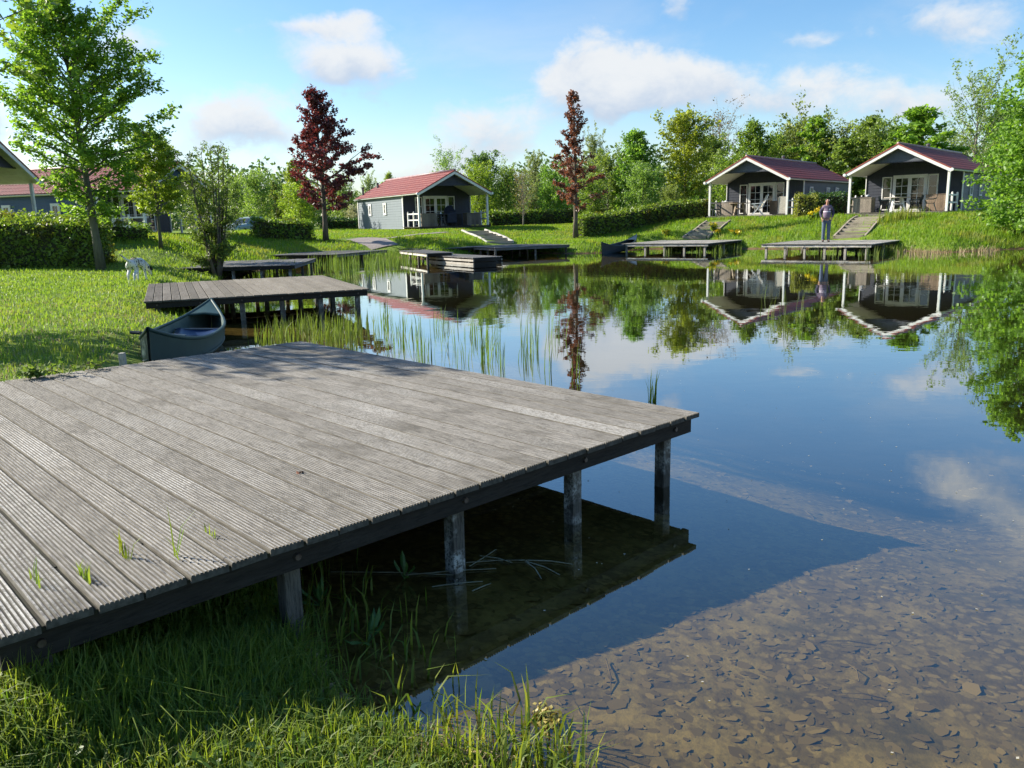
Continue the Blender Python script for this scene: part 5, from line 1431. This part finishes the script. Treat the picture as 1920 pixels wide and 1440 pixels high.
# camera-side bank: short turf in front, long grass below the edge of the near deck
def f1(x, y, d):
    u_, s_ = deck_uv(x, y)
    k = np.where(d > 0, 1.0, np.clip(1+d/.12, 0, 1)*.35)
    return k*np.where(s_ > .9, .12, 1)*(s_ < 2.2)
P, d = scatter(130000, -3.6, 1.3, 1.0, 4.4, 1, f1)
u_, s_ = deck_uv(P[:,0], P[:,1])
hh = .045+.055*lump(P[:,0], P[:,1], 5)
hh = hh+.09*np.exp(-((s_+.12)/.33)**2)*(.5+.7*lump(P[:,0],P[:,1],3.1))
hh = np.minimum(hh, np.where(np.abs(s_) < .12, .22, .4))
hh = np.where((s_ > .0), np.minimum(hh, .15), hh)
blades('grass', P, hh, .0052, G_SUN, 2, .8, label='long and short grass on the bank below the near jetty', cat='grass')
P2, _ = scatter(9000, -3.6, 1.3, 1.0, 3.6, 3, lambda x, y, d: (d > -.02)*(deck_uv(x,y)[1] < .2)*.8)
blades('dry_grass', P2, .07, .0045, G_DRY, 4, .9, label='dry straw among the grass of the near bank', cat='grass')
P3, _ = scatter(16000, -3.4, .9, 1.0, 3.4, 5, lambda x, y, d: (d > .02)*(deck_uv(x,y)[1] < .5)*np.clip(lump(x,y,6)*1.6-.5, .05, 1))
rg = np.random.default_rng(6); P3[:,2] += rg.uniform(.01,.075,len(P3))
V, F = flat_leaves(P3, rg.uniform(.012,.034,len(P3)), rg, .45); t_ = rg.uniform(0,1,len(P3))
tag(link('ground_weeds', np_mesh('ground_weeds', V, F, leafmat('weed_leaf', (.055,.11,.02), (.14,.21,.05), .4), tint=t_)), 'small broad leaved weeds among the grass of the near bank', 'weeds', kind='stuff')
# broad leaved weeds and sedges at the water's edge, bottom centre
rg = np.random.default_rng(8)
Pw = []
for (cx_, cy_, n_, r_) in ((-.05,2.2,60,.09),(.03,2.08,80,.09),(-.2,2.24,30,.08),(.14,1.98,30,.04),(-.75,3.05,50,.16),(-.55,2.75,45,.16),(-.95,3.4,40,.15),(.3,1.84,6,.03),(-.42,2.48,26,.1)):
    q = rg.normal(size=(n_,2))*r_; Pw.append(np.column_stack([cx_+q[:,0], cy_+q[:,1]]))
Pw = np.concatenate(Pw); Pw = np.column_stack([Pw, np.maximum(G(Pw[:,0],Pw[:,1]), -.02)])
blades('waterside_grass', Pw, .15, .0085, G_SUN, 9, .75, label='tufts of bright grass where the near bank meets the water', cat='grass')
# left lawn
def near_seg(x, y, a, b, w):
    dx, dy = b[0]-a[0], b[1]-a[1]; t = np.clip(((x-a[0])*dx+(y-a[1])*dy)/(dx*dx+dy*dy),0,1)
    return np.hypot(x-a[0]-t*dx, y-a[1]-t*dy) < w
def f2(x, y, d):
    u_, s_ = deck_uv(x, y)
    k = (d > .05)*((s_ > 4.78) | (y > 9) | (u_ < -3.85)*(x < -3.3))*(x > -1.2*y-4)
    k = k*~near_seg(x, y, ca, cb, .46)
    return k*np.clip(1.25-y/26, .25, 1)
P, d = scatter(360000, -24, -1.8, 1.6, 33, 11, f2)
yy = P[:,1]
hh = .035+.03*lump(P[:,0],P[:,1],1.9)+.0012*yy+.10*np.exp(-(d/.35)**2)+.05*(lump(P[:,0],P[:,1],.9) > .86)
blades('lawn_grass', P, hh, .005+.0007*yy, G_LAWN, 12, .95, label='mown lawn between the near jetty, the big hedge and the tall tree', cat='grass')
Pc, d = scatter(9000, -9, -3.0, 4.9, 15, 13, lambda x, y, d: (d > .1)*(deck_uv(x,y)[1] > 4.78)*.8)
blades('grass_clippings', Pc, .05, .010, G_DRY, 14, 1.4, label='dry clippings lying on the mown lawn', cat='grass')
# tall tufts along the lawn edge by the canoe and under the boarded jetty
P, d = scatter(9000, -8.6, -2.8, 8.0, 21, 15, lambda x, y, d: np.exp(-((d-.1)/.28)**2)*lump(x,y,2.3)*(d > -.15)*~near_seg(x, y, ca, cb, .5))
blades('waterside_grass', P, .22, .014, G_BANK, 16, .5, label='rough grass along the lawn edge by the canoe and the boarded jetty', cat='grass')
# far banks
def f3(x, y, d):
    return (d > -.05)*(np.abs(x-4) < 32)*np.where(x < -5, .75, 1)*np.clip(1.2-d/30, .1, 1)
P, d = scatter(280000, -20, 27, 28, 58, 17, f3)
def in_cabin(x, y):
    r_ = np.zeros(x.shape, bool)
    for (hx, hy, hz, ht) in HOUSES.values():
        c, s = math.cos(ht), math.sin(ht); lx = (x-hx)*c+(y-hy)*s; ly = -(x-hx)*s+(y-hy)*c
        r_ |= (np.abs(lx) < 2.5) & (ly > -.35) & (ly < 11.3)
    return r_
def near_seg(x, y, a, b, w):
    dx, dy = b[0]-a[0], b[1]-a[1]; t = np.clip(((x-a[0])*dx+(y-a[1])*dy)/(dx*dx+dy*dy),0,1)
    return np.hypot(x-a[0]-t*dx, y-a[1]-t*dy) < w
STEPS = [(gat(938,455.5), gat(888,433)), (gat(1304,447), gat(1347,416)), (gat(1592,446), gat(1634,407)), (gat(722,463), gat(706,456)), (gat(706,456), gat(688,450)), (gat(688,450), gat(660,449)),(gat(690,450.8), gat(735,446.5)),(gat(735,446.5),gat(775,441)),(gat(775,441),gat(838,436))]
keep = ~in_cabin(P[:,0], P[:,1])
for k, (a, b) in enumerate(STEPS): keep &= ~near_seg(P[:,0], P[:,1], a, b, .85 if k < 6 else .3)
P, d = P[keep], d[keep]
x, y = P[:,0], P[:,1]
mown = np.clip(np.exp(-((x-4.0)**2+(y-43)**2)/12)+np.exp(-((x+8)**2+(y-46)**2)/30)+np.exp(-((x+2)**2+(y-55)**2)/60), 0, 1)
hh = (.10+.14*lump(x,y,1.1)*lump(x+3,y,.55)+.03*(x > 8)*(d < 6))*(1-.75*mown)+.03
blades('bank_grass', P, hh, .024, G_BANK, 18, .55, label='rough and mown grass on the banks around the cabins', cat='grass')

def px_region(pts, n_, seed, z=0.0):
    """points on the level z inside an image outline"""
    rg = np.random.default_rng(seed); pl = np.array([at(px, py, z)[:2] for px, py in pts])
    lo, hi = pl.min(0), pl.max(0); out = []
    while len(out) < n_:
        q = rg.uniform(lo, hi); ins = False
        for i in range(len(pl)):
            a, b = pl[i], pl[(i+1) % len(pl)]
            if (a[1] > q[1]) != (b[1] > q[1]) and q[0] < a[0]+(q[1]-a[1])*(b[0]-a[0])/(b[1]-a[1]): ins = not ins
        if ins: out.append(q)
    return np.array(out)
def clump(pts, n_, seed, per=6, r_=.06, z=-.03, reg=None):
    rg = np.random.default_rng(seed+500); c = px_region(pts, n_, seed); q = np.repeat(c, per, 0)+rg.normal(size=(n_*per,2))*r_
    return np.column_stack([q, np.full(len(q), z)])
P = clump([(470,650),(690,652),(700,625),(690,608),(560,612),(480,628)], 84, 21, 6, .07)
blades('reeds', P, .30, .013, G_REED, 22, .2, label='dense young reeds between the near jetty and the boarded jetty', cat='reeds')
P = clump([(690,650),(760,700),(960,705),(1000,690),(960,640),(840,600),(720,590)], 50, 23, 5, .05)
blades('reeds', P, .36, .010, G_REED, 24, .14, label='sparse young reeds standing in open water behind the near jetty', cat='reeds')
P = clump([(960,700),(1120,720),(1090,620),(980,600)], 13, 25, 4, .04)
blades('reeds', P, .42, .010, G_REED, 26, .12, label='scattered thin reeds beyond the far edge of the near jetty', cat='reeds')
P = np.concatenate([clump([(556,512),(640,520),(770,500),(800,482),(730,474),(600,492)], 170, 27, 6, .10), clump([(590,500),(720,505),(760,480),(640,484)], 80, 28, 5, .1)])
blades('reeds', P, .50, .020, G_REED, 29, .14, label='broad reed bed before the long dark jetty and the landing strip', cat='reeds')
P = clump([(445,512),(550,518),(552,505),(470,505)], 40, 30, 6, .1)
blades('reeds', P, .5, .02, G_REED, 31, .14, label='reeds under the dark jetty behind the willow shrub', cat='reeds')
P = np.concatenate([clump([(1332,476),(1400,470),(1412,463),(1396,458),(1335,466)], 50, 32, 6, .1), clump([(1638,482),(1692,476),(1700,462),(1640,470)], 50, 33, 6, .1), clump([(1240,475),(1325,476),(1325,466),(1240,466)], 22, 34, 5, .1), clump([(1470,480),(1630,482),(1630,470),(1470,470)], 18, 35, 5, .1)])
blades('reeds', P, .34, .022, G_REED, 36, .14, label='young reeds under and beside the two pale edged jetties', cat='reeds')
P = clump([(1700,480),(1850,474),(1900,468),(1760,462),(1700,468)], 90, 37, 7, .15, z=0.0)
blades('dry_reeds', P, .22, .024, G_DRY, 38, .6, label='dry straw coloured reeds on the muddy shore left of the waterside bush', cat='reeds')
P = clump([(1380,600),(1560,640),(1540,560),(1400,560)], 9, 39, 3, .05)
blades('reeds', P, .4, .012, G_REED, 40, .12, label='few single reed blades in the mirror of the navy cabins', cat='reeds')
# lone tuft right of the far deck edge
q = at(1222,752); rg = np.random.default_rng(5)
P = np.column_stack([q.x+rg.normal(size=14)*.02, q.y+rg.normal(size=14)*.02, np.full(14,-.05)])
o = blades('reed_tuft', P, .30, .012, G_BANK, 41, .28, kind=None, label='lone green reed tuft in open water beyond the near jetty corner', cat='reed')

# ------------------------------------------------------------------ on the pond bed
L_FALL = leafmat('fallen_leaf', (.22,.172,.092), (.52,.41,.22), .0, rough=.8, spec=.2)
rg = np.random.default_rng(61)
x = rg.uniform(-.8, 5.5, 60000); y = rg.uniform(1.4, 7.5, 60000); d = sdist(x, y)
k = (d < .02) & (rg.uniform(size=len(x)) < np.exp(d*.55)*np.clip(.22+.9*(lump(x,y,2.4)*lump(x+5,y-2,1.1)), .1, 1)); x, y, d = x[k], y[k], d[k]
P = np.column_stack([x, y, bed_z(x,y)+rg.uniform(.001,.003,len(x))])
V, F = flat_leaves(P, np.clip(rg.lognormal(-3.5,.55,len(P)), .008, .085), rg, .06); t_ = np.clip(rg.beta(1.1,1.3,len(P)),0,1)
tag(link('fallen_leaves', np_mesh('fallen_leaves', V, F, L_FALL, tint=t_)), 'brown sunken leaves lying on the shallow pond bed', 'leaves', kind='stuff')
P = np.column_stack([rg.uniform(-.4,5,70), rg.uniform(2.0,5.5,70), np.zeros(70)]); P = P[sdist(P[:,0],P[:,1]) < -.03]
tw = MB()
for q in P:
    a = rg.uniform(0,6.28); l = rg.uniform(.06,.3); z0 = g(q[0],q[1])+.012
    tw.tube([(q[0],q[1],z0),(q[0]+math.cos(a)*l*.5+.01,q[1]+math.sin(a)*l*.5,z0+.01),(q[0]+math.cos(a)*l,q[1]+math.sin(a)*l,z0)], [.003,.0025,.0015], 4)
tag(tw.build('twigs', plain('twig', (.3,.24,.15),(.16,.12,.08),.8,10)), 'thin sunken twigs and straws on the pond bed', 'twigs', kind='stuff')
q = at(1022,1352,-.01); rg = np.random.default_rng(4); n_ = 260
PP = np.column_stack([q.x+rg.normal(size=n_)*.022, q.y+rg.normal(size=n_)*.03, rg.uniform(-.01,.014,n_)])
V, F = leaves(PP, .018, rg, .6, .8); t_ = rg.uniform(0,1,n_)
o = link('algae_clump', np_mesh('algae_clump', V, F, leafmat('algae', (.24,.20,.05),(.36,.30,.09),.2), tint=np.concatenate([t_,t_]))); tag(o, 'small yellowish clump of algae in the shallow water at the bottom', 'algae')
rg = np.random.default_rng(77); x = rg.uniform(-.3, 5.5, 260); y = rg.uniform(2.0, 9, 260); k = sdist(x, y) < -.1; x, y = x[k], y[k]
V, F = leaves(np.column_stack([x, y, np.full(len(x), .003)]), .011, rg, 12.0, .8, fold=0)
tag(link('floating_specks', np_mesh('floating_specks', V, F, leafmat('pollen', (.45,.43,.36), (.6,.58,.5), .2))), 'tiny pale specks drifting on the still water', 'specks', kind='stuff')
# dry reed stalks floating under the near deck
fl = MB(); rg = np.random.default_rng(9)
for (px, py, px2, py2) in ((985,1050,1075,1058),(985,1052,1050,1078),(985,1052,1015,1085),(870,1055,990,1050),(620,1072,850,1078),(930,1030,880,1062),(760,1078,930,1066),(810,1100,905,1090),(885,1108,920,1094),(960,1055,900,1042)):
    a, b = at(px,py,.006), at(px2,py2,.006)
    fl.bar(a, a.lerp(b, .5)+Vector((.01,.012,0)), .006, .002); fl.bar(a.lerp(b, .5)+Vector((.01,.012,0)), b, .004, .002)
tag(fl.build('floating_straw', plain('straw', (.30,.29,.2),(.2,.18,.12),.7,14)), 'dry reed leaves floating in the shade beneath the near jetty', 'straw', kind='stuff')

# ------------------------------------------------------------------ plants on and near the deck
L_BRAM = leafmat('bramble_leaf', (.075,.13,.03), (.15,.20,.05), .35, rough=.75, spec=.15)
def bramble(label, pts, nl, seed, h=.09, ls=.05):
    rg = np.random.default_rng(seed); root = empty('bramble', pts[0]); tag(root, label, 'bramble')
    o = Vector(pts[0]); PP = []; mb = MB()
    for k in range(max(4, nl//14)):
        s = rg.uniform(0, len(pts)-1.001); i = int(s); q = Vector(pts[i]).lerp(Vector(pts[i+1]), s-i)-o
        e = q+Vector((rg.normal()*.08, rg.normal()*.08, rg.uniform(.4,1)*h))
        mb.tube([q, q.lerp(e,.5)+Vector((0,0,.02)), e], [.003,.0025,.0015], 4)
        for j in range(nl//max(4, nl//14)):
            w_ = q.lerp(e, rg.uniform(.3,1.1)); PP.append((w_.x+rg.normal()*.03, w_.y+rg.normal()*.03, max(.01, w_.z+rg.normal()*.02)))
    for a, b in zip(pts, pts[1:]):
        a, b = Vector(a)-o, Vector(b)-o; mb.tube([a+Vector((0,0,.01)), (a+b)/2+Vector((0,0,.045)), b+Vector((0,0,.015))], .003, 5)
    mb.build('stem', M_BARK, root, smooth=True)
    V, F = leaves(np.array(PP), ls, rg, .7, .75); t_ = rg.uniform(0,1,len(PP))
    link('foliage', np_mesh('foliage', V, F, L_BRAM, tint=np.concatenate([t_,t_])), root)
bramble('bramble shoot creeping over the left edge of the near jetty, larger patch', [at(30,712,.45), at(70,705,.45), at(118,703,.45)], 150, 71, .11, .048)
bramble('thin bramble shoot on the jetty edge, right of the larger patch', [at(128,704,.45), at(150,690,.47), at(190,690,.45)], 46, 72, .10, .045)
def sprout(label, px, py, n_, h, seed):
    q = at(px, py, .44); rg = np.random.default_rng(seed)
    vdir = Vector((-u.y, u.x)) if False else Vector((v.x, v.y))
    s = rg.normal(size=n_)*.035
    P = np.column_stack([q.x+vdir.x*s, q.y+vdir.y*s, np.full(n_, .425)])
    blades('grass_sprout', P, h, .006, G_SUN, seed+1, .35, kind=None, label=label, cat='grass tuft')
sprout('single tall grass blade sprouting between deck boards', 332, 1046, 4, .17, 81)
sprout('thick low grass tuft growing through the deck, nearest the front beam', 158, 1084, 26, .07, 82)
sprout('bent grass tuft between deck boards, left of the single tall blade', 232, 1042, 9, .11, 83)
sprout('faint pale grass tuft in the leftmost deck gap', 62, 1090, 7, .10, 84)
sprout('tiny grass tuft in a deck gap, right of the single tall blade', 396, 1005, 6, .06, 85)
# reddish dead leaf on the deck
rg = np.random.default_rng(2); q = at(558,886,.446)
V, F = leaves(np.array([[q.x+.01*k, q.y+.008*k, q.z] for k in range(3)]), .035, rg, 1.5, .5)
o = link('dead_leaf', np_mesh('dead_leaf', V, F, plain('dead_leaf', (.25,.10,.05)), tint=np.zeros(len(F)))); tag(o, 'curled reddish dead leaf on the near deck boards', 'leaf')
# small white flowers by the deck
for px, py, lb in ((190,1189,'white flower on a thin stalk in the shaded grass, the lower one'),(201,1176,'smaller white flower in the shaded grass, the upper one')):
    q = at(px, py, .2); gz = g(q.x, q.y); r_ = empty('white_flower', (q.x, q.y, gz)); tag(r_, lb, 'flower')
    MB().tube([(0,0,0),(.004,.002,(q.z-gz)*.6),(0,0,q.z-gz)], .0018, 5).build('stem', L_GREEN, r_)
    mb = MB()
    for k in range(4):
        a = k*math.pi/2; c, s = math.cos(a), math.sin(a)
        mb.add([(0,0,q.z-gz),(c*.012-s*.008,s*.012+c*.008,q.z-gz+.004),(c*.02,s*.02,q.z-gz),(c*.012+s*.008,s*.012-c*.008,q.z-gz+.004)], [(0,1,2,3)])
    mb.build('petals', M_WHITEP, r_)
# docks and broad leaves in the shade below the deck
L_DOCK = leafmat('dock_leaf', (.05,.11,.03), (.09,.16,.04), .3)
def dock(label, px, py, n_, seed, ls=.11):
    q = gat(px, py); q = at(px, py, max(.0, q.z)); rg = np.random.default_rng(seed); root = empty('dock_plant', (q.x,q.y,max(-.02,q.z))); tag(root, label, 'plant')
    vs = []; mb = MB()
    for k in range(n_):
        a = rg.uniform(0,6.28); e = rg.uniform(.4,1.2); L = ls*rg.uniform(.7,1.2); w_ = L*.26
        dv = Vector((math.cos(a)*math.cos(e), math.sin(a)*math.cos(e), math.sin(e))); sd = Vector((-math.sin(a), math.cos(a), 0)); upv = dv.cross(sd)
        b0 = dv*.03
        pts = [b0, b0+dv*L*.35+sd*w_*.5, b0+dv*L*.7+sd*w_*.42-upv*L*.02, b0+dv*L-upv*L*.12*-1, b0+dv*L*.7-sd*w_*.42-upv*L*.02, b0+dv*L*.35-sd*w_*.5]
        mid1 = b0+dv*L*.35+upv*.008; mid2 = b0+dv*L*.7+upv*.006
        mb.add([*pts, mid1, mid2], [(0,1,6),(0,6,5),(1,2,7,6),(6,7,4,5),(2,3,7),(7,3,4)], rg.uniform())
        mb.tube([(0,0,0), b0], .003, 4)
    mb.build('foliage', L_DOCK, root)
dock('broad leaved weed standing in dark water beneath the near deck', 758, 1085, 5, 91, .09)
dock('broad leaved weed in the shade right of the second deck post', 600, 1135, 7, 92, .09)
dock('leafy weed at the dark water edge below the deck', 690, 1205, 7, 93, .10)
dock('pale leaved weed in the shaded grass below the deck post', 505, 1218, 6, 94, .07)
dock('low leafy weed in the shaded grass, left below the deck', 130, 1272, 6, 95, .09)
dock('small seedling at the water edge between grass and pond, bottom centre', 768, 1358, 4, 96, .045)
# stakes
q = at(230,676,.44); o = MB().box(-.025,.025,-.025,.025,-.1,.09).build('wooden_stake', W_POSTPALE, bevel=.004); o.location = (q.x,q.y,.42); tag(o, 'short pale stake at the lawn edge between the bramble and the canoe', 'stake')

# ------------------------------------------------------------------ yellow flowering plants on the banks
M_YEL = leafmat('yellow_petal', (.55,.42,.01), (.75,.60,.03), .3, (1.1,1.1,.5))
def yplant(label, px, py, top, seed, w=.28):
    q = gat(px, py); Hh = (py-top)*q.y/FPX; rg = np.random.default_rng(seed)
    root = empty('yellow_flowers', q); tag(root, label, 'flowers', 'yellow flowering plants')
    mb = MB(); PP = []; LP = []
    for k in range(9):
        a = rg.uniform(0,6.28); r_ = rg.uniform(.0,w); h_ = Hh*rg.uniform(.75,1.05); e = (math.cos(a)*r_, math.sin(a)*r_, h_)
        mb.tube([(e[0]*.2,e[1]*.2,0),(e[0]*.6,e[1]*.6,h_*.6),e], [.012,.009,.005], 5)
        PP += [(e[0]+rg.normal()*.05, e[1]+rg.normal()*.05, h_-abs(rg.normal())*.08) for j in range(16)]
        LP += [(e[0]*s+rg.normal()*.06, e[1]*s+rg.normal()*.06, h_*s*.75) for s in rg.uniform(.1,.9,10)]
    mb.build('stem', L_GREEN, root)
    for nm, Q, mt, ls in (('blossom', PP, M_YEL, .075), ('foliage', LP, L_GREEN, .15)):
        Q = np.array(Q); V, F = leaves(Q, ls, rg, .4, .8); t_ = rg.uniform(0,1,len(Q)); link(nm, np_mesh(nm, V, F, mt, tint=np.concatenate([t_,t_])), root)
yplant('yellow flowers low on the grass left of the weathered steps', 1250, 443, 430, 101, .3)
yplant('tallest yellow flowers, right beside the top of the recliner cabin steps', 1338, 434, 417, 102, .25)
yplant('yellow flowers beside the lower steps, just below the tallest ones', 1345, 443, 430, 103, .3)
yplant('yellow flowers alone on the bank above the pale edged canoe jetty', 1380, 442, 431, 104, .3)
yplant('tall yellow flowers before the variegated hedge, close to the man', 1531, 412, 388, 105, .2)
yplant('shorter yellow flowers left of the tall ones by the variegated hedge', 1520, 412, 396, 106, .15)
# green clump before the round table porch
q = gat(1690, 413); rg = np.random.default_rng(7)
P = np.column_stack([q.x+rg.normal(size=260)*.55, q.y+rg.normal(size=260)*.25, np.zeros(260)]); P[:,2] = G(P[:,0],P[:,1])
o = blades('grass_clump', P, .55, .03, G_BANK, 110, .3, kind=None, label='tall grass clump before the porch with the round table', cat='grass clump')

# ------------------------------------------------------------------ parked car and the orange flag, far left
M_CAR = plain('car_paint', (.30,.40,.44), (.28,.38,.42), .25, 2, spec=.6); M_TYRE = plain('tyre', (.015,.015,.016), None, .8)
cp = atd(468,420,60); cz = g(cp.x, cp.y)
car = empty('parked_car', (cp.x, cp.y, cz-.42), R(62)); tag(car, 'pale blue grey car parked behind hedges, only its roof and windows in view', 'car')
def loft(secs):
    mb = MB(); k = len(secs[0]); vs = [p_ for s in secs for p_ in s]; fs = []
    for i in range(len(secs)-1):
        for j in range(k): fs.append((i*k+j, i*k+(j+1) % k, (i+1)*k+(j+1) % k, (i+1)*k+j))
    fs += [tuple(range(k))[::-1], tuple((len(secs)-1)*k+j for j in range(k))]
    mb.add(vs, fs); return mb
def csec(x, w, z0, z1, r_=.12): return [(x,-w,z0),(x,-w,z1-r_),(x,-w+r_,z1),(x,w-r_,z1),(x,w,z1-r_),(x,w,z0)]
loft([csec(-2.05,.7,.35,.72),csec(-1.9,.82,.25,.86),csec(-1.0,.86,.22,.95),csec(.9,.86,.22,.98),csec(1.85,.82,.25,.9),csec(2.0,.72,.4,.75)]).build('body', M_CAR, car, smooth=False, bevel=.03)
loft([csec(-1.0,.76,.93,.97,.02),csec(-.45,.66,.93,1.38,.1),csec(.1,.64,.93,1.46,.1),csec(1.1,.64,.95,1.42,.1),csec(1.65,.72,.95,1.0,.02)]).build('roof', M_CAR, car, bevel=.02)
for sy in (-1, 1):
    for (a, b) in ((-.45,.25),(.32,1.05)):
        MB().add([(a-.2 if a < 0 else a, sy*.785, .99),(b, sy*.785, .99),(b-.02, sy*.675, 1.32),(a+.02, sy*.675, 1.30)], [(0,1,2,3) if sy < 0 else (3,2,1,0)]).build('window', M_GLASS, car)
    for x_ in (-1.3, 1.25):
        wo = MB(); wo.lathe([(.2,-.1),(.31,-.1),(.33,-.06),(.33,.06),(.31,.1),(.2,.1)], 18); w_ = wo.build('wheel', M_TYRE, car, smooth=True); w_.location = (x_, sy*.76, .33); w_.rotation_euler = (R(90),0,0)
        MB().lathe([(.2,-.09),(.2,.09)], 14).build('rim', M_ALU, w_)
MB().add([(-1.0,-.7,1.0),(-1.0,.7,1.0),(-.5,.56,1.36),(-.5,-.56,1.36)], [(0,1,2,3)]).build('windscreen', M_GLASS, car)
op = atd(464.5,413,63); fl_ = empty('orange_flag', (op.x, op.y, g(op.x,op.y))); tag(fl_, 'small orange flag showing just above the parked car roof', 'flag')
fh = atd(464.5,399,63).z-fl_.location.z
MB().tube([(0,0,0),(0,0,fh+.05)], .02, 6).build('pole', M_GREYPIPE, fl_)
M_ORANGE = plain('orange_cloth', (.75,.16,.03), (.6,.12,.03), .7)
mb = MB(); vs = []
for i in range(7):
    for j in range(2):
        vs.append((.02+i*.05, .05*math.sin(i*1.3), fh-(.5 if j else 0)-.02*i))
mb.add(vs, [(2*i, 2*i+1, 2*i+3, 2*i+2) for i in range(6)]); mb.build('cloth', M_ORANGE, fl_)
